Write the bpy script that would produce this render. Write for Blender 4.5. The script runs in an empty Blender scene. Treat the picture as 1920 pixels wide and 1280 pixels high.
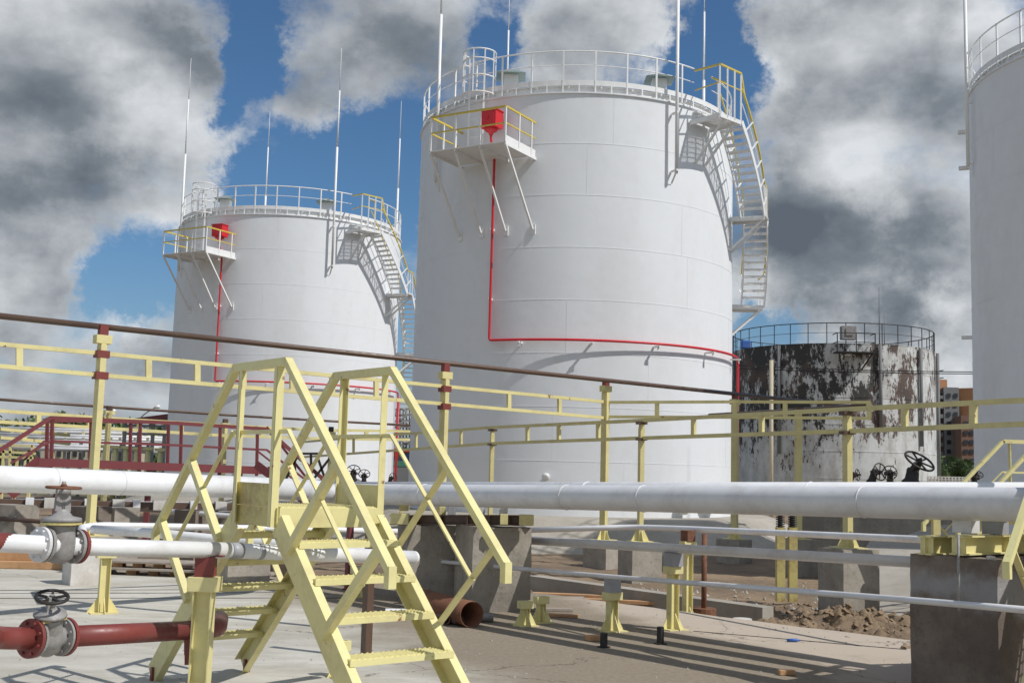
import bpy, math, random
import numpy as np
from mathutils import Vector, Matrix
random.seed(7); np.random.seed(7)
S = bpy.context.scene; COL = S.collection
R_ = math.radians
# ---------------------------------------------------------------- camera
FPX, PITCH, ROLL, EYE = 2150.0, 0.1118, 0.0263, 1.65
cp, sp, cr, sr = math.cos(PITCH), math.sin(PITCH), math.cos(ROLL), math.sin(ROLL)
CF = Vector((0, cp, sp)); R0 = Vector((1, 0, 0)); U0 = Vector((0, -sp, cp))
CR = R0*cr + U0*sr; CU = U0*cr - R0*sr
cam = bpy.data.cameras.new("camera"); co = bpy.data.objects.new("camera", cam); COL.objects.link(co)
cam.sensor_width = 36; cam.lens = FPX/1920*36; cam.clip_start = 0.1; cam.clip_end = 9000
co.matrix_world = Matrix(((CR.x, CU.x, -CF.x, 0), (CR.y, CU.y, -CF.y, 0), (CR.z, CU.z, -CF.z, EYE), (0, 0, 0, 1)))
S.camera = co
def ray(px, py): return CF*FPX + CR*(px-960) - CU*(py-640)
def W(px, py, D): v = ray(px, py); return Vector((0, 0, EYE)) + v*(D/v.y)      # photo measurement -> point at distance D
def G(px, py, z=0.0): v = ray(px, py); return Vector((0, 0, EYE)) + v*((z-EYE)/v.z)
# ---------------------------------------------------------------- light
SUN_AZ = Vector((0.895, -0.446, 0)).normalized(); SUN_EL = R_(48.5)
sd = bpy.data.lights.new("sun", 'SUN'); so = bpy.data.objects.new("sun", sd); COL.objects.link(so)
sd.energy = 4.0; sd.angle = R_(0.5); sd.color = (1.0, 0.975, 0.94)
tosun = (SUN_AZ*math.cos(SUN_EL) + Vector((0, 0, math.sin(SUN_EL)))).normalized()
so.rotation_euler = tosun.to_track_quat('Z', 'Y').to_euler(); so.location = (20, -20, 40)
S.view_settings.view_transform = 'Standard'; S.view_settings.look = 'None'
S.view_settings.exposure = -0.14; S.view_settings.gamma = 1.0
# ---------------------------------------------------------------- node helper
class NT:
    def __init__(s, nt): s.nt = nt; s.N = nt.nodes; s.L = nt.links
    def n(s, t, **k):
        x = s.N.new(t)
        for a, b in k.items(): setattr(x, a, b)
        return x
    def lk(s, a, b): s.L.new(a, b)
    def setin(s, sock, v):
        if hasattr(v, 'is_linked') or hasattr(v, 'links'): s.L.new(v, sock)
        else: sock.default_value = v
    def math(s, op, a, b=0.0, c=None, clamp=False):
        x = s.n('ShaderNodeMath', operation=op); x.use_clamp = clamp
        s.setin(x.inputs[0], a); s.setin(x.inputs[1], b)
        if c is not None: s.setin(x.inputs[2], c)
        return x.outputs[0]
    def vmath(s, op, a, b=None, out=0):
        x = s.n('ShaderNodeVectorMath', operation=op); s.setin(x.inputs[0], a)
        if b is not None: s.setin(x.inputs[3 if op == 'SCALE' else 1], b)
        return x.outputs[out]
    def noise(s, vec, scale, detail=4, rough=0.55, lac=2.0, out=0, dist=0.0):
        x = s.n('ShaderNodeTexNoise'); s.L.new(vec, x.inputs['Vector'])
        x.inputs['Scale'].default_value = scale; x.inputs['Detail'].default_value = detail
        x.inputs['Roughness'].default_value = rough; x.inputs['Distortion'].default_value = dist
        return x.outputs[out]
    def ramp(s, fac, lo, hi, a=0.0, b=1.0, smooth=True):
        x = s.n('ShaderNodeMapRange'); x.interpolation_type = 'SMOOTHSTEP' if smooth else 'LINEAR'
        s.setin(x.inputs[0], fac); x.inputs[1].default_value = lo; x.inputs[2].default_value = hi
        x.inputs[3].default_value = a; x.inputs[4].default_value = b
        return x.outputs[0]
    def mix(s, f, a, b):
        x = s.n('ShaderNodeMix', data_type='RGBA')
        s.setin(x.inputs['Factor'], f)
        s.setin(x.inputs[6], a if not isinstance(a, tuple) else (*a[:3], 1)); s.setin(x.inputs[7], b if not isinstance(b, tuple) else (*b[:3], 1))
        return x.outputs[2]
    def mapping(s, vec, scale=(1, 1, 1), loc=(0, 0, 0), rot=(0, 0, 0)):
        x = s.n('ShaderNodeMapping'); s.L.new(vec, x.inputs[0]); x.inputs['Location'].default_value = loc
        x.inputs['Rotation'].default_value = rot; x.inputs['Scale'].default_value = scale
        return x.outputs[0]
# ---------------------------------------------------------------- world: Nishita sky with a broken cumulus deck
wd = bpy.data.worlds.new("World"); S.world = wd; wd.use_nodes = True
w = NT(wd.node_tree); w.N.clear()
sky = w.n('ShaderNodeTexSky', sky_type='NISHITA'); sky.sun_disc = False
sky.sun_elevation = SUN_EL; sky.sun_rotation = math.atan2(SUN_AZ.x, SUN_AZ.y); sky.air_density = 1.0; sky.dust_density = 0.4; sky.ozone_density = 3.0
tc = w.n('ShaderNodeTexCoord'); gen = tc.outputs['Generated']
d0 = w.vmath('NORMALIZE', gen)
wob = w.vmath('SCALE', w.vmath('SUBTRACT', w.noise(d0, 5.0, 9, 0.68, out=1), (0.5, 0.5, 0.5)), 0.20)
dd = w.vmath('ADD', d0, wob)
BL = [  # (px, py, radius px, weight) : cumulus masses (+) and clear gaps (-)
 (60, 110, 260, 1.0), (250, 90, 150, .8), (230, 250, 190, 1.0), (400, 290, 120, 1.0), (420, 350, 70, .6), (60, 340, 220, .9), (330, 400, 110, .5), (80, 480, 150, .6), (90, 560, 110, .4),
 (640, 90, 150, 1.0), (780, 70, 140, .9), (570, 190, 120, .9), (690, 190, 80, .5), (790, 390, 70, .7), (780, 440, 50, .5),
 (1130, 50, 130, .9), (1240, 60, 90, .7), (1030, 120, 90, .7), (900, 10, 60, .0),
 (1620, 70, 200, .9), (1800, 150, 230, 1.1), (1500, 250, 130, .8), (1480, 120, 90, .5), (1620, 400, 240, 1.2), (1780, 420, 220, 1.0), (1500, 490, 130, .9), (1620, 590, 200, .7), (1780, 620, 150, .8),
 (120, 620, 120, .4), (300, 640, 110, .6), (60, 740, 200, .7), (300, 740, 180, .7), (120, 560, 60, .3),
 (445, 110, 80, -1.2), (350, 170, 60, .5), (400, 200, 60, -.9), (440, 20, 70, -1.0), (470, 330, 80, -1.0), (600, 300, 100, -1.2), (710, 270, 110, -1.3), (700, 370, 90, -1.1), (500, 260, 60, -.7),
 (255, 530, 95, -.9), (150, 600, 60, -.5), (30, 640, 50, -.6), (940, 60, 70, -1.1), (960, 110, 50, -.6), (1370, 60, 90, -1.3), (1350, 170, 90, -1.2), (1290, 120, 60, -.7), (1420, 330, 60, -.3), (1420, 620, 60, -1.0), (150, 690, 50, -.5)]
acc = None
for px, py, rr, wt in BL:
    c = ray(px, py).normalized()
    dist = w.vmath('DISTANCE', dd, tuple(c), out=1)
    v = w.ramp(dist, rr*1.25/2150, 0.0, 0.0, wt)
    acc = v if acc is None else w.math('ADD', acc, v)
blob = acc
# perspective-flattened detail noise of the deck
nz = w.noise(w.mapping(d0, scale=(1, 1, 1.5)), 7.0, 14, 0.64)
n2 = w.noise(w.mapping(d0, scale=(1, 1, 1.6), loc=(3, 1, 7)), 2.2, 6, 0.55)
sepz = w.n('ShaderNodeSeparateXYZ'); w.lk(d0, sepz.inputs[0]); dz = sepz.outputs[2]
dens = w.math('ADD', w.math('MULTIPLY_ADD', nz, 2.9, -1.46), w.math('MULTIPLY_ADD', n2, 1.2, -0.60))
blobc = w.math('MINIMUM', w.math('MAXIMUM', blob, -1.2), 1.0)
dens = w.math('ADD', dens, w.math('MULTIPLY', blobc, 1.0))
sepy = sepz.outputs[1]; dens = w.math('ADD', dens, w.ramp(sepy, 0.35, -0.2, 0.0, 0.55)); cov = w.ramp(dens, -0.12, 0.92)  # extra unseen cloud cover added behind the camera to brighten the ambient light
# faux illumination of the cloud bodies: compare density with a sample shifted towards the sun
off = (tosun.x*0.05, tosun.y*0.05, tosun.z*0.055)
dS = w.vmath('ADD', d0, off)
nzS = w.noise(w.mapping(dS, scale=(1, 1, 1.5)), 5.0, 7, 0.52); nz5 = w.noise(w.mapping(d0, scale=(1, 1, 1.5)), 5.0, 7, 0.52)
lit = w.math('SUBTRACT', nz5, nzS)
lit = w.math('MULTIPLY_ADD', lit, 2.3, 0.64)
for px, py, rr, wt in [(180, 70, 200, -.16), (70, 340, 190, -.22), (190, 400, 140, -.16), (1600, 520, 230, -.25), (1440, 530, 150, -.15), (1750, 530, 170, -.20), (620, 190, 130, -.12), (1650, 190, 200, -.16), (60, 760, 230, -.12), (300, 700, 160, -.14),
                       (240, 215, 120, .26), (60, 180, 120, .12), (360, 310, 80, .12), (1450, 210, 60, .2), (1610, 330, 110, .26), (1640, 420, 70, .2), (1600, 610, 110, .42), (1790, 600, 90, .45), (1500, 60, 80, .12), (1830, 60, 120, .2), (1220, 60, 80, .16), (760, 60, 120, .16), (240, 625, 70, .3), (90, 450, 90, .14)]:
    c = ray(px, py).normalized(); dist = w.vmath('DISTANCE', dd, tuple(c), out=1)
    lit = w.math('ADD', lit, w.ramp(dist, rr*1.2/2150, 0.0, 0.0, wt))
thick = w.ramp(dens, 0.2, 1.8, 0.12, -0.14)
lit = w.math('ADD', lit, thick, clamp=True)
cr_ = w.n('ShaderNodeValToRGB'); w.lk(lit, cr_.inputs[0])
e = cr_.color_ramp.elements
e[0].position = 0.0; e[0].color = (0.125, 0.150, 0.182, 1)
e[1].position = 1.0; e[1].color = (0.80, 0.83, 0.86, 1)
x = e.new(0.3); x.color = (0.225, 0.255, 0.29, 1)
x = e.new(0.6); x.color = (0.46, 0.49, 0.52, 1)
cloudc = w.vmath('SCALE', cr_.outputs[0], 9.2)
skyc = w.vmath('MULTIPLY', sky.outputs[0], (0.52, 0.72, 0.86))
hz = w.ramp(dz, 0.0, 0.22, 0.55, 0.0)
skyc = w.mix(hz, skyc, (2.6, 3.6, 4.8))
full = w.mix(w.math('MULTIPLY', cov, 0.985), skyc, cloudc)
bg = w.n('ShaderNodeBackground'); bg.inputs[1].default_value = 0.110; w.lk(full, bg.inputs[0])
wo = w.n('ShaderNodeOutputWorld'); w.lk(bg.outputs[0], wo.inputs[0])
# ---------------------------------------------------------------- materials
def base_mat(name):
    m = bpy.data.materials.new(name); m.use_nodes = True; t = NT(m.node_tree)
    b = t.N['Principled BSDF']; return m, t, b
def paint(name, col, rough=0.45, dirt=(0.25, 0.2, 0.15), dirt_amt=0.25, dscale=2.5, bump=0.15, bscale=40, rust=None, rust_amt=0.0, metal=0.0, streak=False, spec=0.5):
    m, t, b = base_mat(name); tc = t.n('ShaderNodeTexCoord'); v = tc.outputs['Object']
    vs = t.mapping(v, scale=(1, 1, 0.25)) if streak else v
    n = t.noise(vs, dscale, 8, 0.62); n2 = t.noise(v, dscale*6, 4, 0.6)
    f = t.ramp(t.math('ADD', t.math('MULTIPLY', n, 0.75), t.math('MULTIPLY', n2, 0.25)), 0.42, 0.72, 0.0, dirt_amt)
    c = t.mix(f, col, dirt)
    if rust:
        rn = t.noise(v, dscale*2.3, 10, 0.7)
        rf = t.ramp(rn, 0.68-rust_amt, 0.72-rust_amt)
        c = t.mix(rf, c, rust)
    t.lk(c, b.inputs['Base Color'])
    t.lk(t.ramp(n2, 0.3, 0.7, rough-0.07, rough+0.12), b.inputs['Roughness'])
    b.inputs['Metallic'].default_value = metal
    b.inputs['Specular IOR Level'].default_value = spec
    if bump:
        bp = t.n('ShaderNodeBump'); bp.inputs['Strength'].default_value = bump; bp.inputs['Distance'].default_value = 0.004
        t.lk(t.noise(v, bscale, 5, 0.6), bp.inputs['Height']); t.lk(bp.outputs[0], b.inputs['Normal'])
    return m
def concrete(name, c1, c2, scale=1.2, bump=0.5, stain=(0.10, 0.085, 0.07), st=0.35, pits=True, dist=0.01):
    m, t, b = base_mat(name); v = t.n('ShaderNodeTexCoord').outputs['Object']
    n = t.noise(v, scale, 10, 0.65); n2 = t.noise(v, scale*9, 6, 0.7); n3 = t.noise(v, scale*45, 3, 0.6)
    c = t.mix(t.ramp(n, 0.32, 0.68), c1, c2)
    c = t.mix(t.ramp(n2, 0.5, 0.78, 0, st), c, stain)
    if pits: c = t.mix(t.ramp(n3, 0.66, 0.72, 0, 0.5), c, stain)
    t.lk(c, b.inputs['Base Color']); b.inputs['Roughness'].default_value = 0.9
    b.inputs['Specular IOR Level'].default_value = 0.25
    bp = t.n('ShaderNodeBump'); bp.inputs['Strength'].default_value = bump; bp.inputs['Distance'].default_value = dist
    t.lk(t.math('ADD', n2, t.math('MULTIPLY', n3, 0.5)), bp.inputs['Height']); t.lk(bp.outputs[0], b.inputs['Normal'])
    return m
M = {}
M['tank'] = paint('tank_white_paint', (0.765, 0.78, 0.795), 0.6, (0.56, 0.55, 0.53), 0.34, 0.55, 0.0, streak=True)
# tank shell: slightly dented plate and weld texture
m, t, b = M['tank'], NT(M['tank'].node_tree), M['tank'].node_tree.nodes['Principled BSDF']
v = t.n('ShaderNodeTexCoord').outputs['Object']
bp = t.n('ShaderNodeBump'); bp.inputs['Strength'].default_value = 0.35; bp.inputs['Distance'].default_value = 0.06
t.lk(t.math('ADD', t.noise(v, 0.55, 3, 0.5), t.math('MULTIPLY', t.noise(v, 9, 5, 0.6), 0.035)), bp.inputs['Height']); t.lk(bp.outputs[0], b.inputs['Normal'])
M['white'] = paint('white_steel_paint', (0.80, 0.80, 0.79), 0.45, (0.55, 0.5, 0.42), 0.25, 3.0)
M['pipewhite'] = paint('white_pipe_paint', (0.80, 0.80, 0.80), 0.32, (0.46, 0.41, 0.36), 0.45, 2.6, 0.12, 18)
M['pipesilvershade'] = paint('silver_and_shaded_pipe_paint', (0.70, 0.70, 0.71), 0.36, (0.38, 0.34, 0.31), 0.45, 2.2, 0.12, 18)  # silver paint, also the shaded copy of the white pipe paint
M['grey'] = paint('grey_primer', (0.36, 0.37, 0.40), 0.5, (0.22, 0.2, 0.18), 0.4, 4)
M['yellow'] = paint('pale_yellow_paint', (0.745, 0.68, 0.33), 0.42, (0.46, 0.36, 0.17), 0.5, 3.2, 0.18, 30, rust=(0.26, 0.13, 0.07), rust_amt=0.045)
M['yellowrack'] = paint('rack_yellow_paint', (0.72, 0.64, 0.30), 0.5, (0.42, 0.34, 0.17), 0.5, 1.8, 0.15, 20, rust=(0.2, 0.07, 0.04), rust_amt=0.05)
M['yellowrust'] = paint('rusting_yellow_paint', (0.60, 0.52, 0.2), 0.5, (0.25, 0.12, 0.06), 0.8, 3.5, 0.25, 30, rust=(0.16, 0.05, 0.03), rust_amt=0.08)
M['railyellow'] = paint('ochre_rail_paint', (0.62, 0.48, 0.06), 0.45, (0.4, 0.3, 0.1), 0.3, 3.0)
M['red'] = paint('bright_red_paint', (0.62, 0.02, 0.03), 0.4, (0.4, 0.03, 0.03), 0.3, 3.0)
M['primer'] = paint('red_brown_primer', (0.205, 0.043, 0.036), 0.42, (0.16, 0.05, 0.04), 0.5, 3.0, 0.2, 30)
M['maroon'] = paint('maroon_paint', (0.20, 0.045, 0.05), 0.5, (0.12, 0.04, 0.04), 0.5, 1.5)
M['rustpipe'] = paint('brown_rust_steel', (0.115, 0.068, 0.045), 0.42, (0.07, 0.035, 0.025), 0.7, 1.8, 0.25, 25, metal=0.0, spec=0.6)
M['rusty'] = paint('orange_rust_steel', (0.20, 0.085, 0.045), 0.8, (0.07, 0.035, 0.025), 0.8, 5, 0.5, 40)
M['darkiron'] = paint('dark_cast_iron', (0.022, 0.020, 0.019), 0.55, (0.06, 0.035, 0.025), 0.5, 8, 0.3, 60)
M['castgrey'] = paint('grey_cast_iron', (0.30, 0.29, 0.28), 0.5, (0.13, 0.10, 0.08), 0.7, 9, 0.45, 70)
M['greenroof'] = paint('green_grey_vent_cap', (0.20, 0.27, 0.25), 0.6)
M['wood'] = paint('raw_pine_timber', (0.52, 0.30, 0.15), 0.8, (0.3, 0.17, 0.09), 0.6, 4, 0.5, 30)
M['greywood'] = paint('weathered_grey_timber', (0.36, 0.31, 0.26), 0.85, (0.18, 0.14, 0.11), 0.6, 4, 0.5, 30)
M['conc'] = concrete('pedestal_concrete', (0.42, 0.38, 0.32), (0.27, 0.24, 0.20), 1.6, 0.9, st=0.5)
M['concdark'] = concrete('shaded_block_concrete', (0.27, 0.225, 0.185), (0.15, 0.12, 0.10), 1.6, 0.9, st=0.65)  # darker copy of the pedestal concrete, the blocks' shade put into its colour
M['concpale'] = concrete('apron_concrete', (0.42, 0.385, 0.33), (0.33, 0.30, 0.25), 0.8, 0.4, st=0.25)
M['concwhite'] = concrete('whitewashed_concrete', (0.66, 0.64, 0.60), (0.52, 0.48, 0.43), 3, 0.4, st=0.3)
M['blue'] = paint('blue_paint', (0.03, 0.12, 0.42), 0.5)
M['rubber'] = paint('black_rubber', (0.015, 0.015, 0.015), 0.6)
m = M['concdark'].copy(); m.name = 'spray_stained_concrete'; M['concspray'] = m; t = NT(m.node_tree); b = t.N['Principled BSDF']; src = b.inputs['Base Color'].links[0].from_socket
gp = t.n('ShaderNodeNewGeometry').outputs['Position']; sz_ = t.n('ShaderNodeSeparateXYZ'); t.lk(gp, sz_.inputs[0])
zz = t.math('ADD', sz_.outputs[2], t.math('MULTIPLY_ADD', t.noise(gp, 3.0, 8, 0.7), 0.5, -0.25))
band = t.math('MULTIPLY', t.ramp(zz, 0.66, 0.78), t.ramp(zz, 0.82, 1.0, 1.0, 0.0))
t.lk(t.mix(t.math('MULTIPLY', band, 0.55), src, (0.42, 0.43, 0.45)), b.inputs['Base Color'])
# slab: pale poured concrete, sandy film, damp stains, brushed streaks
m, t, b = base_mat('slab_concrete'); M['slab'] = m; v = t.n('ShaderNodeNewGeometry').outputs['Position']
n = t.noise(v, 0.35, 8, 0.6); st = t.noise(t.mapping(v, scale=(0.7, 1.9, 1), rot=(0, 0, R_(-12))), 0.9, 11, 0.72); n3 = t.noise(v, 22, 6, 0.7); n4 = t.noise(v, 140, 2, 0.6)
c = t.mix(t.ramp(st, 0.38, 0.62), (0.60, 0.575, 0.505), (0.45, 0.42, 0.355)); c = t.mix(t.ramp(n, 0.42, 0.62, 0, 0.5), c, (0.40, 0.375, 0.315))
sx = t.n('ShaderNodeSeparateXYZ'); t.lk(v, sx.inputs[0])
side = t.math('MULTIPLY_ADD', sx.outputs[1], 0.42, sx.outputs[0])
se = t.math('ADD', side, t.math('MULTIPLY_ADD', n, 4.0, -2.0)); sand = t.math('MULTIPLY', t.ramp(se, 3.0, 4.3, 0.0, 0.92), t.ramp(se, 6.6, 7.6, 1.0, 0.25)); c = t.mix(t.ramp(se, 5.5, 7.5), c, (0.56, 0.48, 0.39))
c = t.mix(sand, c, t.mix(t.ramp(n3, 0.35, 0.7), (0.28, 0.23, 0.165), (0.20, 0.16, 0.115)))
c = t.mix(t.ramp(n3, 0.6, 0.82, 0, 0.3), c, (0.2, 0.17, 0.14))
c = t.mix(t.ramp(n4, 0.68, 0.74, 0, 0.5), c, (0.12, 0.10, 0.08))
c = t.mix(t.ramp(t.noise(v, 1.7, 12, 0.8), 0.5, 0.78, 0, 0.6), c, (0.25, 0.215, 0.175))
vo = t.n('ShaderNodeTexVoronoi', feature='DISTANCE_TO_EDGE'); t.lk(t.vmath('ADD', v, t.vmath('SCALE', t.noise(v, 1.2, 6, 0.65, out=1), 0.9)), vo.inputs['Vector']); vo.inputs['Scale'].default_value = 0.30
c = t.mix(t.math('MULTIPLY', t.ramp(vo.outputs['Distance'], 0.0, 0.0045, 0.75, 0.0), t.ramp(n, 0.40, 0.5)), c, (0.09, 0.075, 0.06))
t.lk(c, b.inputs['Base Color']); b.inputs['Roughness'].default_value = 0.88; b.inputs['Specular IOR Level'].default_value = 0.25
bp = t.n('ShaderNodeBump'); bp.inputs['Strength'].default_value = 0.5; bp.inputs['Distance'].default_value = 0.008
t.lk(t.math('ADD', n3, t.math('MULTIPLY', n4, 0.4)), bp.inputs['Height']); t.lk(bp.outputs[0], b.inputs['Normal'])
# dirt
m, t, b = base_mat('sandy_dirt'); M['dirt'] = m; v = t.n('ShaderNodeTexCoord').outputs['Object']
n = t.noise(v, 0.6, 9, 0.65); n2 = t.noise(v, 7, 8, 0.75)
c = t.mix(t.ramp(n, 0.35, 0.65), (0.31, 0.22, 0.135), (0.18, 0.13, 0.085)); c = t.mix(t.ramp(n2, 0.48, 0.7, 0, 0.7), c, (0.12, 0.08, 0.05))
c = t.mix(t.ramp(t.noise(v, 30, 3, 0.6), 0.62, 0.7, 0, 0.6), c, (0.42, 0.36, 0.28))
t.lk(c, b.inputs['Base Color']); b.inputs['Roughness'].default_value = 0.95
bp = t.n('ShaderNodeBump'); bp.inputs['Strength'].default_value = 0.9; bp.inputs['Distance'].default_value = 0.05
t.lk(n2, bp.inputs['Height']); t.lk(bp.outputs[0], b.inputs['Normal'])
# far ground
m, t, b = base_mat('far_ground_grass'); M['far'] = m; v = t.n('ShaderNodeTexCoord').outputs['Object']
c = t.mix(t.ramp(t.noise(v, 0.12, 9, 0.65), 0.4, 0.6), (0.10, 0.10, 0.045), (0.24, 0.19, 0.12)); t.lk(c, b.inputs['Base Color']); b.inputs['Roughness'].default_value = 1
# old tank: weathered white paint peeling to brown and black bitumen
m, t, b = base_mat('peeling_tank_paint'); M['old'] = m; v = t.n('ShaderNodeTexCoord').outputs['Object']
sx = t.n('ShaderNodeSeparateXYZ'); t.lk(v, sx.inputs[0])
vs = t.mapping(v, scale=(1, 1, 0.42))
n = t.noise(vs, 1.25, 14, 0.80); nf = t.noise(vs, 5.5, 10, 0.78)
h = t.ramp(sx.outputs[2], 1.2, 5.0, -0.13, 0.03, smooth=False)
lf = t.ramp(sx.outputs[0], -5.0, 5.0, 0.04, -0.03, smooth=False)
q = t.math('ADD', t.math('ADD', t.math('MULTIPLY_ADD', nf, 0.35, -0.175), n), t.math('ADD', h, lf))
pk = t.ramp(q, 0.515, 0.54)
dk = t.mix(t.ramp(t.math('ADD', t.noise(v, 0.35, 4, 0.5), t.ramp(sx.outputs[0], -3, 3, -0.12, 0.12)), 0.46, 0.56), (0.042, 0.039, 0.035), (0.105, 0.070, 0.055))
dk = t.mix(t.ramp(nf, 0.5, 0.7, 0, 0.5), dk, (0.04, 0.03, 0.025))
wh = t.mix(t.ramp(t.noise(vs, 1.8, 8, 0.7), 0.35, 0.7), (0.62, 0.63, 0.62), (0.40, 0.38, 0.35))
t.lk(t.mix(pk, wh, dk), b.inputs['Base Color']); b.inputs['Roughness'].default_value = 0.7
# leaves, bricks etc
m, t, b = base_mat('leaf'); M['leaf'] = m; v = t.n('ShaderNodeTexCoord').outputs['Object']
t.lk(t.mix(t.ramp(t.noise(v, 0.8, 5, 0.6), 0.4, 0.6), (0.035, 0.065, 0.02), (0.085, 0.125, 0.03)), b.inputs['Base Color']); b.inputs['Roughness'].default_value = 0.7
M['bark'] = paint('bark', (0.12, 0.09, 0.06), 0.9)
M['orange'] = paint('orange_brick', (0.47, 0.24, 0.125), 0.85, (0.4, 0.17, 0.08), 0.4, 0.15, 0.0)
M['brownshadebrick'] = paint('brown_and_shaded_brick', (0.20, 0.11, 0.075), 0.85, (0.14, 0.08, 0.06), 0.4, 0.15, 0.0)
M['greypanelshade'] = paint('grey_panel_and_shade', (0.20, 0.20, 0.20), 0.85, (0.14, 0.14, 0.14), 0.4, 0.15, 0.0)
M['glass'] = paint('dark_glass', (0.03, 0.035, 0.045), 0.15, (0.05, 0.05, 0.06), 0.4, 0.3, 0.0)
M['cream'] = paint('cream_wall', (0.50, 0.44, 0.33), 0.85)
M['green'] = paint('teal_green_paint', (0.05, 0.22, 0.16), 0.6)
M['lamp'] = paint('lamp_white', (0.8, 0.8, 0.8), 0.3)
# ---------------------------------------------------------------- mesh helpers
class MB:
    def __init__(s, o=(0, 0, 0)): s.v = []; s.f = []; s.sm = []; s.o = Vector(o)
    def add(s, vs, fs, sm=False):
        k = len(s.v); s.v += [tuple(Vector(a)-s.o) for a in vs]; s.f += [tuple(i+k for i in f) for f in fs]; s.sm += [sm]*len(fs); return s
    def hexa(s, p):  # 8 corners, bottom 4 ccw then top 4
        return s.add(p, [(3, 2, 1, 0), (4, 5, 6, 7), (0, 1, 5, 4), (1, 2, 6, 5), (2, 3, 7, 6), (3, 0, 4, 7)])
    def box(s, c, sz, ax=None):
        c = Vector(c); X, Y = (Vector((1, 0, 0)), Vector((0, 1, 0))) if ax is None else (Vector((*ax, 0)).normalized(), Vector((-ax[1], ax[0], 0)).normalized())
        Z = Vector((0, 0, 1)); a, b, h = X*sz[0]/2, Y*sz[1]/2, Z*sz[2]/2
        return s.hexa([c-a-b-h, c+a-b-h, c+a+b-h, c-a+b-h, c-a-b+h, c+a-b+h, c+a+b+h, c-a+b+h])
    def beam(s, p, q, wd, ht, up=(0, 0, 1)):  # rectangular bar, wd sideways, ht along up
        p, q = Vector(p), Vector(q); d = (q-p).normalized(); u = Vector(up)
        sd_ = d.cross(u)
        if sd_.length < 1e-4: sd_ = d.cross(Vector((1, 0, 0)))
        sd_.normalize(); u = sd_.cross(d).normalized(); a, b = sd_*wd/2, u*ht/2
        return s.hexa([p-a-b, p+a-b, p+a+b, p-a+b, q-a-b, q+a-b, q+a+b, q-a+b])
    def channel(s, p, q, wd, ht, side, t=0.012, up=(0, 0, 1)):  # U section: web + 2 flanges pointing to +side
        p, q = Vector(p), Vector(q); d = (q-p).normalized(); u = Vector(up); sdv = d.cross(u).normalized(); u = sdv.cross(d).normalized()
        sdv = sdv if sdv.dot(Vector(side)) > 0 else -sdv
        s.beam(p, q, t, ht, up)
        for k in (1, -1):
            o = u*(k*(ht/2-t/2)) + sdv*(wd/2+t/2); s.beam(p+o, q+o, wd, t, up)
        return s
    def tube(s, pts, r, n=12, cap=True, closed=False):
        pts = [Vector(p) for p in pts]; N = len(pts); rs = r if isinstance(r, (list, tuple)) else [r]*N
        vs = []; up = None
        for i, p in enumerate(pts):
            a = pts[i-1] if (i > 0 or closed) else None; b = pts[(i+1) % N] if (i < N-1 or closed) else None
            d = ((b-p).normalized() if b is not None else Vector()) + ((p-a).normalized() if a is not None else Vector()); d.normalize()
            if up is None:
                up = Vector((0, 0, 1)) if abs(d.z) < 0.9 else Vector((1, 0, 0))
            x = d.cross(up).normalized(); y = x.cross(d).normalized(); up = y
            sc = 1.0
            if a is not None and b is not None:
                cs = (b-p).normalized().dot(d); sc = 1/max(cs, 0.5)
            for k in range(n):
                an = 2*math.pi*k/n; vs.append(p + x*(math.cos(an)*rs[i]) + y*(math.sin(an)*rs[i]))
        fs = []
        for i in range(N if closed else N-1):
            for k in range(n):
                a0, b0 = i*n, ((i+1) % N)*n
                fs.append((a0+k, a0+(k+1) % n, b0+(k+1) % n, b0+k))
        s.add(vs, fs, True)
        if cap and not closed:
            k = len(s.v)-len(vs)
            s.f.append(tuple(k+n-1-i for i in range(n))); s.sm.append(False)
            s.f.append(tuple(k+(N-1)*n+i for i in range(n))); s.sm.append(False)
        return s
    def bend(s, pts, r, rad, n=12, cap=True, seg=5):  # tube with rounded corners
        P = [Vector(p) for p in pts]; out = [P[0]]
        for i in range(1, len(P)-1):
            a, b = (P[i-1]-P[i]).normalized(), (P[i+1]-P[i]).normalized()
            L = min(rad, (P[i-1]-P[i]).length*.48, (P[i+1]-P[i]).length*.48); A, B = P[i]+a*L, P[i]+b*L
            for k in range(seg+1):
                t_ = k/seg; out.append(A*(1-t_)**2 + P[i]*2*t_*(1-t_) + B*t_*t_)
        out.append(P[-1]); return s.tube(out, r, n, cap)
    def lathe(s, c, axis, prof, n=24, sm=True):  # prof: (dist along axis, radius)
        c = Vector(c); d = Vector(axis).normalized(); up = Vector((0, 0, 1)) if abs(d.z) < .9 else Vector((1, 0, 0))
        x = d.cross(up).normalized(); y = x.cross(d).normalized(); vs = []
        for h, r in prof:
            for k in range(n):
                an = 2*math.pi*k/n; vs.append(c + d*h + x*(r*math.cos(an)) + y*(r*math.sin(an)))
        fs = [(i*n+k, i*n+(k+1) % n, (i+1)*n+(k+1) % n, (i+1)*n+k) for i in range(len(prof)-1) for k in range(n)]
        k0 = len(s.v); s.add(vs, fs, sm)
        s.f.append(tuple(k0+n-1-i for i in range(n))); s.sm.append(False); s.f.append(tuple(k0+(len(prof)-1)*n+i for i in range(n))); s.sm.append(False)
        return s
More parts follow.
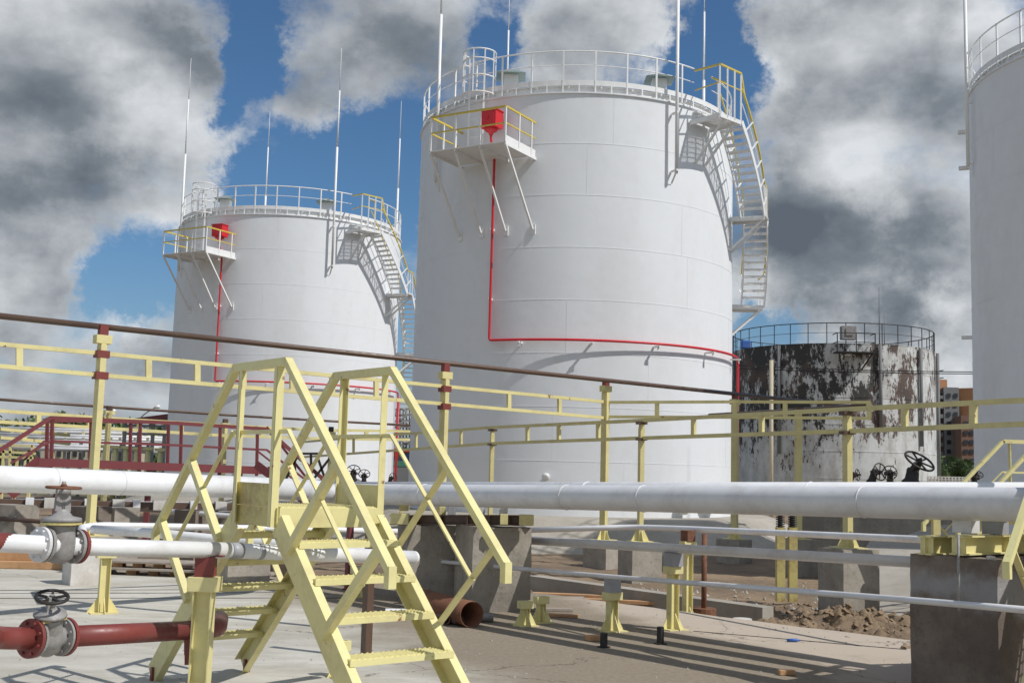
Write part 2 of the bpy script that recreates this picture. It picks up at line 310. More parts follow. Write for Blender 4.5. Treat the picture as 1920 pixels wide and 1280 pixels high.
    def torus(s, c, axis, R, r, n=28, m=8):
        c = Vector(c); d = Vector(axis).normalized(); up = Vector((0, 0, 1)) if abs(d.z) < .9 else Vector((1, 0, 0)); x = d.cross(up).normalized(); y = x.cross(d).normalized(); vs = []
        for i in range(n):
            a = 2*math.pi*i/n; e_ = x*math.cos(a)+y*math.sin(a)
            for j in range(m):
                b_ = 2*math.pi*j/m; vs.append(c + e_*(R + r*math.cos(b_)) + d*(r*math.sin(b_)))
        return s.add(vs, [(i*m+j, ((i+1) % n)*m+j, ((i+1) % n)*m+(j+1) % m, i*m+(j+1) % m) for i in range(n) for j in range(m)], True)
    def mesh(s, name, mat):
        me = bpy.data.meshes.new(name); me.from_pydata([tuple(v) for v in s.v], [], s.f); me.polygons.foreach_set('use_smooth', s.sm); me.update()
        me.materials.append(mat); return me
    def part(s, name, mat, parent, label=None, bevel=0, kind=None):
        o = bpy.data.objects.new(name, s.mesh(name, M[mat])); COL.objects.link(o); o.parent = parent
        if label: o['label'] = label
        if kind: o['kind'] = kind
        if bevel: bv(o, bevel)
        return o
    def solo(s, name, mat, label=None, cat=None, group=None, kind=None, bevel=0):
        V = np.array(s.v); c = Vector(((V[:, 0].min()+V[:, 0].max())/2, (V[:, 1].min()+V[:, 1].max())/2, V[:, 2].min()))
        s.v = [tuple(Vector(a)-c) for a in s.v]
        o = bpy.data.objects.new(name, s.mesh(name, M[mat])); COL.objects.link(o); o.location = c + s.o
        if label: o['label'] = label
        if cat: o['category'] = cat
        if group: o['group'] = group
        if kind: o['kind'] = kind
        if bevel: bv(o, bevel)
        return o
def bv(o, w_):
    b_ = o.modifiers.new('bevel', 'BEVEL'); b_.width = w_; b_.segments = 2; b_.limit_method = 'ANGLE'; b_.angle_limit = R_(40)
def thing(name, label, cat, loc=(0, 0, 0), rz=0, group=None):
    o = bpy.data.objects.new(name, None); COL.objects.link(o); o.location = loc; o.rotation_euler = (0, 0, rz); o.empty_display_size = 0.2
    o['label'] = label; o['category'] = cat
    if group: o['group'] = group
    return o
def copy_tree(o, parent=None):
    c = o.copy(); COL.objects.link(c)
    if parent: c.parent = parent
    for ch in list(o.children): copy_tree(ch, c)
    return c
def hang(root): return root.location.copy()
# rough concrete block with chipped, slightly uneven faces
def rough_block(corners, div=6, amp=0.012, seed=0):
    rnd = random.Random(seed); mb = MB(); p = [Vector(c) for c in corners]; cen = sum(p, Vector())/8
    from mathutils import noise as mn
    for q in [(3, 2, 1, 0), (4, 5, 6, 7), (0, 1, 5, 4), (1, 2, 6, 5), (2, 3, 7, 6), (3, 0, 4, 7)]:
        a, b_, c, d = [p[i] for i in q]; vs = []; fs = []
        for i in range(div+1):
            for j in range(div+1):
                u, v_ = i/div, j/div; pt = (a*(1-u)+b_*u)*(1-v_) + (d*(1-u)+c*u)*v_
                k = mn.noise(pt*2.3+Vector((seed, 0, 0)))*amp + mn.noise(pt*9)*amp*.5
                edge = min(u, 1-u, v_, 1-v_); pull = amp*0.8*abs(mn.noise(pt*6)) if edge < .01 else 0
                vs.append(pt + (pt-cen).normalized()*(k-pull))
        for i in range(div):
            for j in range(div):
                n_ = div+1; fs.append((i*n_+j, (i+1)*n_+j, (i+1)*n_+j+1, i*n_+j+1))
        mb.add(vs, fs)
    return mb
def block(c, half_x, half_y, z0, z1, ax, **k):
    c = Vector((c[0], c[1], 0)); X = Vector((ax[0], ax[1], 0)).normalized(); Y = Vector((-X.y, X.x, 0))
    P = [c-X*half_x-Y*half_y, c+X*half_x-Y*half_y, c+X*half_x+Y*half_y, c-X*half_x+Y*half_y]
    return rough_block([q+Vector((0, 0, z0)) for q in P]+[q+Vector((0, 0, z1)) for q in P], **k)
# ================================================================ GROUND
GZ = -0.36
mb = MB(); mb.add([(-3000, -300, GZ-.25), (3000, -300, GZ-.25), (3000, 4000, GZ-.25), (-3000, 4000, GZ-.25)], [(0, 1, 2, 3)]); mb.solo('ground', 'far', kind='structure')
from mathutils import noise as mn
heaps = [(G(1590, 1150), 1.3, .11), (G(1655, 1155), 1.1, .15), (G(1530, 1145), 1.0, .09), (G(1290, 1095), 1.2, .10), (G(1440, 1115), 1.2, .14), (G(1690, 1140), 1.0, .13)]
def dz_(x, y):
    sd_ = (x+y-15.9)/1.414; z = -.035 - (.325*min(1, max(0, sd_/2.2)) if x > .4 else .325*min(1, max(0, (y-17.6)/2.0))) + 0.05*mn.noise(Vector((x*.5, y*.5, 0))) + .035*mn.noise(Vector((x*2.1, y*2.1, 3))) + .02*mn.noise(Vector((x*6, y*6, 5)))
    under = (sd_ < -.25) if x > .4 else (y < 17.3)
    if under: z -= .5
    for c, r, h in heaps:
        d_ = math.hypot(x-c.x, y-c.y)/r
        if d_ < 1: z += h*(1-d_*d_)**1.3*(1+.8*mn.noise(Vector((x*3, y*3, 1)))+.45*mn.noise(Vector((x*7, y*7, 4))))
    return z
nx, ny = 300, 190; xs = np.linspace(-34, 26, nx); ys = np.linspace(8, 62, ny)
mb = MB(); mb.add([(x, y, dz_(x, y)) for y in ys for x in xs], [(j*nx+i, j*nx+i+1, (j+1)*nx+i+1, (j+1)*nx+i) for j in range(ny-1) for i in range(nx-1)], True); mb.solo('dirt', 'dirt', kind='structure')
# finer patch with the excavated heaps
nx, ny = 300, 240; xs = np.linspace(1, 8, nx); ys = np.linspace(11.6, 17.5, ny)
mb = MB(); mb.add([(x, y, dz_(x, y)+.012+(.03+.05*(x > 2.3))*abs(mn.noise(Vector((x*7, y*7, 9))))-.02+.03*mn.noise(Vector((x*16, y*16, 9)))+.022*mn.noise(Vector((x*31, y*31, 9)))) for y in ys for x in xs], [(j*nx+i, j*nx+i+1, (j+1)*nx+i+1, (j+1)*nx+i) for j in range(ny-1) for i in range(nx-1)], True); mb.solo('dirt_mound', 'dirt', kind='structure')
edge = [Vector((-40, 22, 0)), G(0, 1062), G(300, 1075), G(640, 1085), G(1020, 1112), G(1260, 1143), G(1500, 1174), G(1712, 1200), Vector((14, 3, 0))]
edge2 = []
for a, b_ in zip(edge[:-1], edge[1:]):
    k = max(1, int((b_-a).length/.35))
    for i in range(k): p = a.lerp(b_, i/k); n_ = .05*mn.noise(p*1.7); edge2.append(p+Vector((n_, n_, 0)))
edge2.append(edge[-1])
top = [Vector((-40, -4, 0)), Vector((14, -4, 0))] + edge2[::-1]
n_ = len(top); mb = MB(); mb.add([(p.x, p.y, 0) for p in top]+[(p.x, p.y, -.7) for p in top], [tuple(range(n_))]+[(i, (i+1) % n_, (i+1) % n_+n_, i+n_) for i in range(n_)]); mb.solo('concrete_slab', 'slab', kind='structure')
# joints / thin cables lying across the slab
mb = MB()
for a, b_ in [((0, 1106), (560, 1104)), ((0, 1112), (560, 1110)), ((0, 1121), (640, 1120)), ((1300, 1182), (1700, 1217))]:
    P = [G(a[0]+(b_[0]-a[0])*i/30, a[1]+(b_[1]-a[1])*i/30, .003) for i in range(31)]; P = [p+Vector((0, .02*mn.noise(p*1.5), 0)) for p in P]
    for i in range(30): mb.beam(P[i], P[i+1], .014, .005)
mb.solo('slab_joints', 'rubber', kind='structure')
# ================================================================ TANKS
RT = 5.072; HT = 11.92; CRS = 1.49
def pol(phi, r, z): a = R_(phi); return Vector((r*math.sin(a), -r*math.cos(a), z))
def ringpts(r, z, n=96, a0=0, a1=360, closed=True): return [pol(a0+(a1-a0)*i/(n if closed else n-1), r, z) for i in range(n)]
def ringbar(mb, r, z, wd, ht, n=96, a0=0, a1=360):
    full = abs(a1-a0) >= 360; k = n if full else n-1; vs = []; fs = []
    for i in range(n):
        a = a0+(a1-a0)*i/k
        for rr, zz in ((r-wd/2, z-ht/2), (r+wd/2, z-ht/2), (r+wd/2, z+ht/2), (r-wd/2, z+ht/2)): vs.append(pol(a, rr, zz))
    for i in range(k):
        j = (i+1) % n
        for q in range(4): fs.append((i*4+q, j*4+q, j*4+(q+1) % 4, i*4+(q+1) % 4))
    if not full: fs += [(0, 1, 2, 3), tuple((n-1)*4+q for q in (3, 2, 1, 0))]
    mb.add(vs, fs)
def new_tank(name, label, loc, stairs=True, nfl=2, foam=True, rods=(30, 118, 207, -57), pipe_phi=-29.3, drop_phi=77, group='new white storage tanks', rail_gap=None, stubs=(), dents=0):
    T = thing(name, label, 'storage tank', loc, 0, group)
    mb = MB(); N = 128; prof = []
    for c in range(8):
        r = RT - 0.004*c
        prof += [(c*CRS + (0.004 if c else 0), r+(0.0)), ((c+1)*CRS, r)]
    for k in range(0, 16, 2):
        vs = [pol(360*i/N, prof[k][1], prof[k][0]-.004) for i in range(N)]+[pol(360*i/N, prof[k][1], prof[k+1][0]) for i in range(N)]
        mb.add(vs, [(i, (i+1) % N, N+(i+1) % N, N+i) for i in range(N)], True)
    rnd = random.Random(3+dents)
    for c in range(1, 8): ringbar(mb, RT-.004*(c-.5)+.0025, c*CRS, .008, .012, 160)
    for c in range(8):
        off = rnd.uniform(0, 60)+(31 if c % 2 else 0)
        for k in range(5):
            ph = off+72*k; r = RT-.004*c; mb.beam(pol(ph, r+.001, c*CRS+.01), pol(ph, r+.001, (c+1)*CRS-.01), .012, .004, pol(ph, 1, 0))
    ringbar(mb, RT-.01, HT-.02, .06, .04, 128)
    mb.part('shell', 'tank', T)
    UP = Vector((0, 0, 1)); rf = MB(); vs = []; fs = []
    pr = [(RT-.03, HT-.02), (RT-.25, HT+.10), (3.6, HT+.42), (1.8, HT+.66), (.02, HT+.74)]
    for r, z in pr: vs += [pol(360*i/64, r, z) for i in range(64)]
    for k in range(len(pr)-1): fs += [(k*64+i, k*64+(i+1) % 64, (k+1)*64+(i+1) % 64, (k+1)*64+i) for i in range(64)]
    rf.add(vs, fs, True); R = rf.part('roof', 'white', T)
    eb = MB(); vs = [pol(360*i/N, RT-.13, HT-.03) for i in range(N)]+[pol(360*i/N, RT-.16, HT+.20) for i in range(N)]; eb.add(vs, [(i, (i+1) % N, N+(i+1) % N, N+i) for i in range(N)], True); eb.part('edge_band', 'white', T)
    wk = MB(); ringbar(wk, RT-.42, HT+.205, .66, .02, 96)
    for i in range(34): wk.beam(pol(i*360/34+5, RT-.75, HT+.17), pol(i*360/34+5, RT-.06, HT+.17), .04, .05)
    wk.part('walkway', 'white', T)
    tb = MB(); ringbar(tb, RT-.06, HT+.29, .006, .15, 128); tb.part('toe_board', 'white', T)
    rl = MB(); NP = 34; rr = RT-.07
    def gap(a):
        return stairs and 41 < (a % 360) < 50.5
    arcs = [(51, 400.5)] if stairs else [(0, 360)]
    for a0, a1 in arcs:
        P = ringpts(rr, HT+1.22, 150, a0, a1, closed=False); rl.tube(P, .024, 8)
        P = ringpts(rr, HT+.80, 150, a0, a1, closed=False); rl.tube(P, .014, 6)
    rl.part('guard_rail', 'white', T)
    for i in range(NP):
        a = i*360/NP+3
        if gap(a): continue
        MB().beam(pol(a, rr, HT-.02), pol(a, rr, HT+1.21), .045, .045, pol(a, 1, 0)).part('rail_post', 'white', T)
    for i in range(NP): MB().beam(pol(i*360/NP+8.3, RT-.06, HT), pol(i*360/NP+8.3, RT-.06, HT+.22), .04, .03, pol(i*360/NP+8.3, 1, 0)).part('toe_board_strut', 'white', T)
    for (x, y) in ((-2.15, -3.95), (2.2, -3.95), (2.3, 3.2)):
        z = HT+.44; vb = MB(); vb.box((x, y, z+.17), (.42, .42, .40)); V = vb.part('roof_vent', 'white', T)
        cp_ = MB(); cp_.add([(x-.42, y-.42, z+.34), (x+.42, y-.42, z+.34), (x+.42, y+.42, z+.34), (x-.42, y+.42, z+.34), (x, y, z+.56)], [(3, 2, 1, 0), (0, 1, 4), (1, 2, 4), (2, 3, 4), (3, 0, 4)]); cp_.part('vent_cap', 'greenroof', V)
    for a in rods:
        rd = MB(); r = RT+.22 if abs(a-30) < 2 else RT+.12
        rd.tube([pol(a, r, 9.75), pol(a, r, 15.0)], .05, 8); rd.tube([pol(a, r, 15.0), pol(a, r, 17.5)], .034, 8); rd.tube([pol(a, r, 17.5), pol(a, r, 19.4)], [.02, .008], 6)
        L = rd.part('lightning_rod', 'white', T)
        br = MB()
        for z in (9.85, 11.55): br.beam(pol(a, RT-.005, z), pol(a, r+.05, z), .06, .05)
        br.beam(pol(a, RT, 9.5), pol(a, r, 9.8), .05, .02); br.part('bracket', 'white', L)
    for z in stubs:
        pass
    # nozzle, manhole near the base
    mh = MB(); c = pol(48, RT, .55); d_ = pol(48, 1, 0); mh.lathe(c-d_*.05, d_, [(0, .30), (.22, .30), (.22, .38), (.27, .38), (.27, .30), (.30, .0)], 24); mh.part('manhole', 'white', T)
    nz_ = MB(); c = pol(-10, RT, 1.05); d_ = pol(-10, 1, 0); nz_.lathe(c-d_*.05, d_, [(0, .06), (.16, .06), (.16, .11), (.19, .11), (.19, .0)], 20); nz_.part('nozzle', 'white', T)
    nz_ = MB(); c = pol(35, RT, .3); d_ = pol(35, 1, 0); nz_.lathe(c-d_*.05, d_, [(0, .12), (.2, .12), (.2, .2), (.25, .2), (.25, .0)], 20); nz_.part('nozzle', 'white', T)
    # concrete foundation
    fd = MB(); pr = [(8.3, -0.95), (6.35, -.04), (6.2, 0.0), (RT-.3, .004)]; vs = []; fs = []; n = 72
    for k, (r, z) in enumerate(pr): vs += [pol(5*i, r, z) for i in range(n)]
    for k in range(3): fs += [(k*n+i, k*n+(i+1) % n, (k+1)*n+(i+1) % n, (k+1)*n+i) for i in range(n)]
    fd.add(vs, fs); fd.part('foundation', 'concpale', T)
    if foam:
        ph = -30; o = pol(ph, 1, 0); tg = Vector((o.y, -o.x, 0)) * -1  # tangent towards +phi
        zf = 10.05; hw = 1.22; r0 = RT-.35; r1 = RT+1.55
        def q(u, r, z): return o*r + tg*u + Vector((0, 0, z))
        fl = MB(); fl.beam(q(0, RT+.0, zf), q(0, r1, zf), hw*2, .03)
        for u in (-hw, -hw/3, hw/3, hw): fl.beam(q(u, r0 + (.1), zf-.05), q(u, r1, zf-.05), .04, .08)
        F_ = fl.part('foam_platform', 'white', T)
        tb = MB(); tb.beam(q(hw, r0+.2, zf+.09), q(hw, r1, zf+.09), .01, .20); tb.part('toe_plate', 'white', F_)
        cr2 = [q(-hw, RT-.12, 0), q(-hw, r1, 0), q(hw, r1, 0), q(hw, RT-.12, 0)]
        for h_, th in ((.98, .05), (.52, .035)):
            rm = MB()
            for a, b_ in zip(cr2[:-1], cr2[1:]): rm.beam(a+Vector((0, 0, zf+h_)), b_+Vector((0, 0, zf+h_)), th, th)
            rm.part('handrail', 'railyellow', F_)
        for (u, r) in [(-hw, RT+.25), (-hw, RT+.9), (-hw, r1), (-hw/3, r1), (hw/3, r1), (hw, r1), (hw, RT+.8), (hw, RT+.1)]:
            MB().beam(q(u, r, zf), q(u, r, zf+.97), .045, .045, o).part('rail_post', 'white', F_)
        for u in (-hw, -hw/3, hw/3, hw):
            a = q(u, r1-.06, zf-.1); ri = math.sqrt(RT*RT-u*u); b_ = q(u, ri+.05, zf-2.1)
            B_ = MB().beam(a, b_, .055, .055, o); B_.box(tuple(q(u, ri, zf-2.1)), (.04, .14, .28), ax=(o.x, o.y)); B_.part('brace', 'white', F_)
        # red foam chamber fixed to the shell
        c = pol(pipe_phi, RT+.40, 11.12); oo = pol(pipe_phi, 1, 0)
        fc = MB(); fc.box(tuple(c), (.42, .52, .50), ax=(oo.x, oo.y)); fc.box(tuple(c+Vector((0, 0, .25))), (.47, .57, .03), ax=(oo.x, oo.y)); fc.box(tuple(c+oo*.215), (.02, .40, .36), ax=(oo.x, oo.y)); fc.box(tuple(c+oo*.235+Vector((0, 0, .02))), (.02, .05, .12), ax=(oo.x, oo.y)); fc.lathe(c-UP*.44, UP, [(0, .06), (.05, .07), (.12, .18), (.20, .20)], 16); fc.tube([c-oo*.2, pol(pipe_phi, RT-.05, 11.12)], .14, 12)
        FC = fc.part('foam_chamber', 'red', T)
        fp = MB(); fp.bend([c+Vector((0, 0, -.28)), c+Vector((0, 0, -.62)), pol(pipe_phi, RT+.17, 10.25), pol(pipe_phi, RT+.17, 4.82)] + [pol(a, RT+.17, 4.82) for a in np.linspace(pipe_phi+2, drop_phi, 24)] + [pol(drop_phi+.6, RT+.17, 4.3), pol(drop_phi+.6, RT+.17, .3)], .038, .16, 10)
        fp.tube([pol(drop_phi+3, RT+.17, 4.6), pol(drop_phi+3, RT+.17, .3)], .038, 10)
        FP = fp.part('foam_pipe', 'red', T)
        for a in (-19, 3, 24, 47, 70):
            k = MB(); k.beam(pol(a, RT-.01, 4.74), pol(a, RT+.32, 4.74), .05, .05); k.beam(pol(a, RT+.26, 4.76), pol(a, RT+.26, 4.62), .09, .015, pol(a, 1, 0)); k.part('pipe_bracket', 'white', FP)
        for z in (6, 8):
            MB().beam(pol(pipe_phi-.6, RT-.01, z), pol(pipe_phi-.6, RT+.22, z), .05, .06).part('pipe_bracket', 'white', FP)
        # bumped-out ladder cage over the platform
        ca = -37; cg = MB(); cc = pol(ca, RT+.05, 0)
        for z in (HT+.12, HT+.62, HT+1.12, HT+1.40):
            cg.tube([cc+Vector((.48*math.cos(a), .48*math.sin(a), z)) for a in np.linspace(R_(130), R_(370), 16)], .022, 6)
        for a in np.linspace(R_(130), R_(370), 7):
            cg.beam(cc+Vector((.48*math.cos(a), .48*math.sin(a), HT+.1)), cc+Vector((.48*math.cos(a), .48*math.sin(a), HT+1.41)), .035, .035)
        for s_ in (-1, 1): cg.beam(cc+tg*(.25*s_)+o*.12+Vector((0, 0, zf)), cc+tg*(.25*s_)+o*.12+Vector((0, 0, HT+1.1)), .05, .05)
        for k in range(11): cg.beam(cc+tg*(-.25)+o*.12+Vector((0, 0, zf+.2+k*.27)), cc+tg*.25+o*.12+Vector((0, 0, zf+.2+k*.27)), .022, .022)
        cg.part('ladder_cage', 'white', T)
    if stairs:
        ri, ro = RT+.33, RT+1.06
        ST = MB(); zp_ = HT-.42
        for g in range(26): ST.beam(pol(38.6+g*.39, RT+.02, zp_), pol(38.6+g*.39, ro, zp_), .016, .03)
        for g in range(8): ST.beam(pol(38.8, RT+.1+g*.13, zp_-.01), pol(48.2, RT+.1+g*.13, zp_-.01), .012, .02)
        ST.beam(pol(38, RT, zp_-.07), pol(38.8, ro, zp_-.07), .05, .14); ST.beam(pol(49, RT, zp_-.07), pol(48.2, ro, zp_-.07), .05, .14); ST.beam(pol(38.8, ro, zp_-.05), pol(48.2, ro, zp_-.05), .05, .12)
        ST.beam(pol(41, RT, zp_-1.2), pol(41, ro-.05, zp_-.12), .06, .06); ST.beam(pol(46, RT, zp_-1.2), pol(46, ro-.05, zp_-.12), .06, .06)
        for k in range(2): ST.box(tuple(pol(44, RT+.02+.22*(1-k), zp_+.14+.14*k)), (.22, .8, .03), ax=tuple(pol(44, 1, 0)[:2]))
        S_ = ST.part('staircase', 'white', T)
        lev = [(49, HT-.42), (67.5, 9.10), (72.5, 9.10), (88, 6.65), (95, 6.65), (110, 4.2)]
        UZ = Vector((0, 0, 1))
        for k in (0, 2, 4)[:nfl]:
            (a0, z0), (a1, z1) = lev[k], lev[k+1]
            if k == 0: n = 13
            else: n = 12
            def HP(rr_, u): return pol(a0+(a1-a0)*u, rr_, z0+(z1-z0)*u)
            NSG = 6
            for rr_ in (ri, ro):
                fl = MB()
                for g in range(NSG): fl.beam(HP(rr_, g/NSG), HP(rr_, (g+1)/NSG), .04, .15)
                fl.part('stringer', 'white', S_)
            for i in range(1, n):
                u = i/n; a, b_ = HP(ri+.02, u)+UZ*.03, HP(ro-.02, u)+UZ*.03; tdir = (HP(ri, 1)-HP(ri, 0)); tdir.z = 0; tdir.normalize(); tr = MB()
                tr.beam(a-tdir*.09, b_-tdir*.09, .014, .05); tr.beam(a+tdir*.09, b_+tdir*.09, .014, .05)
                for g in (-.055, -.02, .02, .055): tr.beam(a+tdir*g, b_+tdir*g, .010, .02)
                tr.part('stair_tread', 'white', S_)
            for rr_, th_ in ((ro, .05), (ri, .035)):
                hr = MB(); mr = MB()
                for g in range(NSG):
                    p_, q_2 = HP(rr_, g/NSG), HP(rr_, (g+1)/NSG); hr.beam(p_+UZ*1.0, q_2+UZ*1.0, th_, th_); mr.beam(p_+UZ*.55, q_2+UZ*.55, .022, .022)
                hr.part('handrail', 'railyellow', S_); mr.part('mid_rail', 'white', S_)
                for u in (.10, .30, .50, .70, .90):
                    dr = (HP(rr_, u+.05)-HP(rr_, u)).normalized(); pn = (UZ - dr*dr.z).normalized(); a = HP(rr_, u); MB().beam(a, a+pn*.62, .035, .035).part('rail_stanchion', 'white', S_)
        for (a0, a1, z) in ((67.5, 72.5, 9.10), (88, 95, 6.65)):
            ld = MB(); am = (a0+a1)/2; n0, n1 = pol(a0, (RT+ro)/2+.03, z), pol(a1, (RT+ro)/2+.03, z)
            ld.beam(n0, n1, ro-RT+.05, .04); ld.beam(pol(a0, RT, z-.07), pol(a0, ro, z-.07), .05, .10); ld.beam(pol(a1, RT, z-.07), pol(a1, ro, z-.07), .05, .10)
            for aa in (a0+.5, a1-.5): ld.beam(pol(aa, RT, z-1.0), pol(aa, ro-.05, z-.1), .06, .06)
            ld.part('landing', 'white', S_)
            hr = MB(); hr.beam(pol(a0, ro, z+1.0), pol(a1, ro, z+1.0), .05, .05); hr.part('handrail', 'railyellow', S_)
            ps = MB()
            for aa in (a0+.2, am, a1-.2): ps.beam(pol(aa, ro, z), pol(aa, ro, z+1.0), .04, .04)
            ps.beam(pol(a0, ro, z+.55), pol(a1, ro, z+.55), .02, .02); ps.part('rail_stanchions', 'white', S_)
        # top platform rails
        c1, c2, c3 = pol(38.8, ro+.02, HT-.1), pol(48.5, ro+.02, HT-.1), pol(41, RT-.07, HT-.03)
        hr = MB(); hr.beam(c1+UZ*1.12, pol(48.5, ro, HT-.1)+UZ*1.12, .05, .05); hr.beam(c1+UZ*1.12, c3+UZ*1.2, .05, .05); hr.beam(c1+UZ*.6, pol(48.5, ro, HT-.1)+UZ*.6, .03, .03); hr.beam(c1+UZ*.6, c3+UZ*.6, .03, .03)
        hr.beam(pol(48.5, ro, HT+1.02), pol(50.5, ro, HT+.35), .05, .05); hr.beam(pol(51, RT-.07, HT+1.2), pol(52, ri, HT+1.0), .05, .05)
        hr.part('handrail', 'railyellow', S_)
        ps = MB()
        for aa in (38.8, 42, 45.3, 48.5): ps.beam(pol(aa, ro, HT-.45), pol(aa, ro, HT+1.0), .045, .045)
        ps.part('rail_stanchions', 'white', S_)
    return T
B1 = Vector((1.9235, 36.62, EYE-1.2037)); B2 = Vector((-10.356, 52.53, EYE-1.2037-.246)); K3 = .80; B3 = Vector((17.4*K3, 29.55*K3, EYE-1.23*K3))
new_tank('storage_tank', 'tall white central tank with red pipe and stair winding down its right side', B1)
new_tank('storage_tank', 'white tank further back on the left, half hidden behind the yellow crossover stairs', B2, pipe_phi=-22, drop_phi=86, dents=3, nfl=3)
T3 = new_tank('storage_tank', 'white shaded tank cut off by the right edge of the photo', B3, stairs=False, foam=False, rods=(-100, 60, 150), dents=5); T3.scale = (K3, K3, K3)
for z in (11.15, 10.1, 5.25):
    k = MB(); k.beam(pol(-116, RT-.02, z), pol(-116, RT+.27, z), .16, .09); k.part('wall_bracket', 'white', T3)
# ---- old rusty tank
OT = W(1560, 900, 70); OT.z = .2; RO = 6.0; HO = 9.05
T = thing('rusty_tank', 'old tank with white paint peeling to brown and black rust behind the new tanks', 'storage tank', OT)
mb = MB(); N = 96
for c in range(6):
    r = RO-.006*c; vs = [pol(360*i/N, r, c*HO/6+.0) for i in range(N)]+[pol(360*i/N, r, (c+1)*HO/6) for i in range(N)]
    mb.add(vs, [(i, (i+1) % N, N+(i+1) % N, N+i) for i in range(N)], True)
    ringbar(mb, r, (c+1)*HO/6-.02, .03, .04, 96)
mb.part('shell', 'old', T)
mb = MB(); mb.lathe((0, 0, HO-.02), (0, 0, 1), [(0, RO-.02), (.35, 3), (.5, .1)], 64); mb.part('roof', 'rustpipe', T)
mb = MB(); mb.tube(ringpts(RO-.05, HO+1.15, 96), .028, 6, closed=True); mb.tube(ringpts(RO-.05, HO+.6, 96), .014, 6, closed=True); mb.part('guard_rail', 'darkiron', T)
for i in range(36): MB().beam(pol(i*10+2, RO-.05, HO), pol(i*10+2, RO-.05, HO+1.15), .04, .04).part('rail_post', 'darkiron', T)
mb = MB(); mb.box((-.55, -RO-.45, HO-.6), (2.1, .95, .06)); PL = mb.part('inspection_platform', 'darkiron', T)
mb = MB()
for h_ in (.55, 1.05): mb.beam((-1.6, -RO-.9, HO-.6+h_), (.5, -RO-.9, HO-.6+h_), .04, .04); mb.beam((-1.6, -RO-.9, HO-.6+h_), (-1.6, -RO, HO-.6+h_), .04, .04); mb.beam((.5, -RO-.9, HO-.6+h_), (.5, -RO, HO-.6+h_), .04, .04)
for x_ in (-1.6, -.55, .5): mb.beam((x_, -RO-.9, HO-.6), (x_, -RO-.9, HO+.45), .05, .05)
mb.beam((-1.5, -RO-.85, HO-.6), (-1.1, -RO, HO-1.5), .06, .06); mb.beam((.4, -RO-.85, HO-.6), (.0, -RO, HO-1.5), .06, .06); mb.part('platform_railing', 'darkiron', PL)
mb = MB(); mb.box((-.75, -RO-.05, HO+.55), (.8, .5, .75)); mb.box((-.75, -RO-.32, HO+.6), (.4, .06, .4)); mb.part('foam_chamber', 'castgrey', T)
for a, z0 in ((-44, 2.8), (10, 4.2), (38, 3.4), (67, .2), (83, .2)): MB().tube([pol(a, RO+.12, z0), pol(a, RO+.12, HO-.05)], .10, 8).part('wall_pipe', 'greypanelshade', T)
MB().tube([(4.0, 3.2, HO), (4.0, 3.2, HO+4.8)], [.05, .02], 6).part('lightning_rod', 'greypanelshade', T); MB().tube([(4.35, 3.3, HO), (4.35, 3.3, HO+3.2)], [.04, .02], 6).part('lightning_rod', 'greypanelshade', T)
mb = MB()
for z_ in (HO-1.0, HO-1.45, HO-2.2, HO-2.6): mb.beam((RO-.1, -.3, z_), (RO+.75, -.3, z_+(.15 if z_ > 7 else 0)), .06, .06)
mb.part('wall_bracket', 'darkiron', T)
mb = MB(); mb.lathe((0, 0, -.2), (0, 0, 1), [(0, RO+.7), (.22, RO+.7), (.23, RO-.5)], 64, False); mb.part('foundation', 'yellowrack', T, label='foundation ring painted yellow')
MB().box(tuple(W(1398, 646, 64)), (.5, .5, .45)).solo('tarpaulin_bundle', 'blue', 'small blue bundle on the left rim of the rusty old tank', 'bundle', bevel=.05)
# ================================================================ PIPES
def pipe_thing(name, pts, r, mat, label, cat='pipe', rad=.25, group=None, n=20, extra=None):
    o = pts[0]; T = None
    mb = MB(); mb.bend(pts, r, rad, n)
    return mb.solo(name, mat, label, cat, group)
BPD = .273/2
def bigc(px, pyt, pyb, D): return W(px, (pyt+pyb)/2, D)
cornr = W(588, 918.5, 14.4)
P = [W(-260, 893, 9.6), W(0, 897.5, 11.05), W(300, 907.5, 12.6), cornr]; PR = .127
LP = thing('large_pipe', 'thick sunlit white pipe crossing the left side behind the yellow stairs', 'pipe', P[1])
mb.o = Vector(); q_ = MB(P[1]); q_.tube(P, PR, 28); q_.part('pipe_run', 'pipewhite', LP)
for u in (.3, .72):
    c = P[1].lerp(P[2], u); ax = (P[2]-P[1]).normalized(); MB(P[1]).torus(c, ax, PR, .005, 32, 6).part('weld_seam', 'pipesilvershade', LP)
P2 = [cornr+Vector((.03, .05, .002)), W(830, 929, 14.6), W(1100, 935.5, 12.9), W(1500, 939.5, 11.0), W(1905, 945.5, 9.35), W(2150, 950, 8.55)]
# fit to one straight line between ends
A_, B_ = W(640, 925, 15.1), W(1900, 945.5, 8.6); dv = (B_-A_)
P2 = [A_-dv*.02, A_, B_, B_+dv*.25]
LP2 = thing('large_pipe', 'thick grey shaded pipe in front, running from the stairs to the right edge', 'pipe', A_)
MB(A_).tube(P2, PR, 28).part('pipe_run', 'pipesilvershade', LP2)  # continues the left pipe; its dimmer light is put into a greyer paint
for u in (.2, .47, .59, .86): MB(A_).torus(A_+dv*u, dv, PR, .006, 32, 6).part('weld_seam', 'pipesilvershade', LP2)
el = MB(A_); el.bend([P[2].lerp(cornr, .93), cornr+(cornr-P[2]).normalized()*.05, A_-dv*.03, A_+dv*.01], PR+.002, .3, 24); el.part('elbow', 'pipesilvershade', LP2)
ofs = Vector((.42, .48, 0)); A2, B2_ = W(640, 920.5, 15.6), W(1900, 934, 9.05)
LP3 = thing('large_pipe', 'second thick white pipe just behind the front one, its upper edge showing', 'pipe', A2)
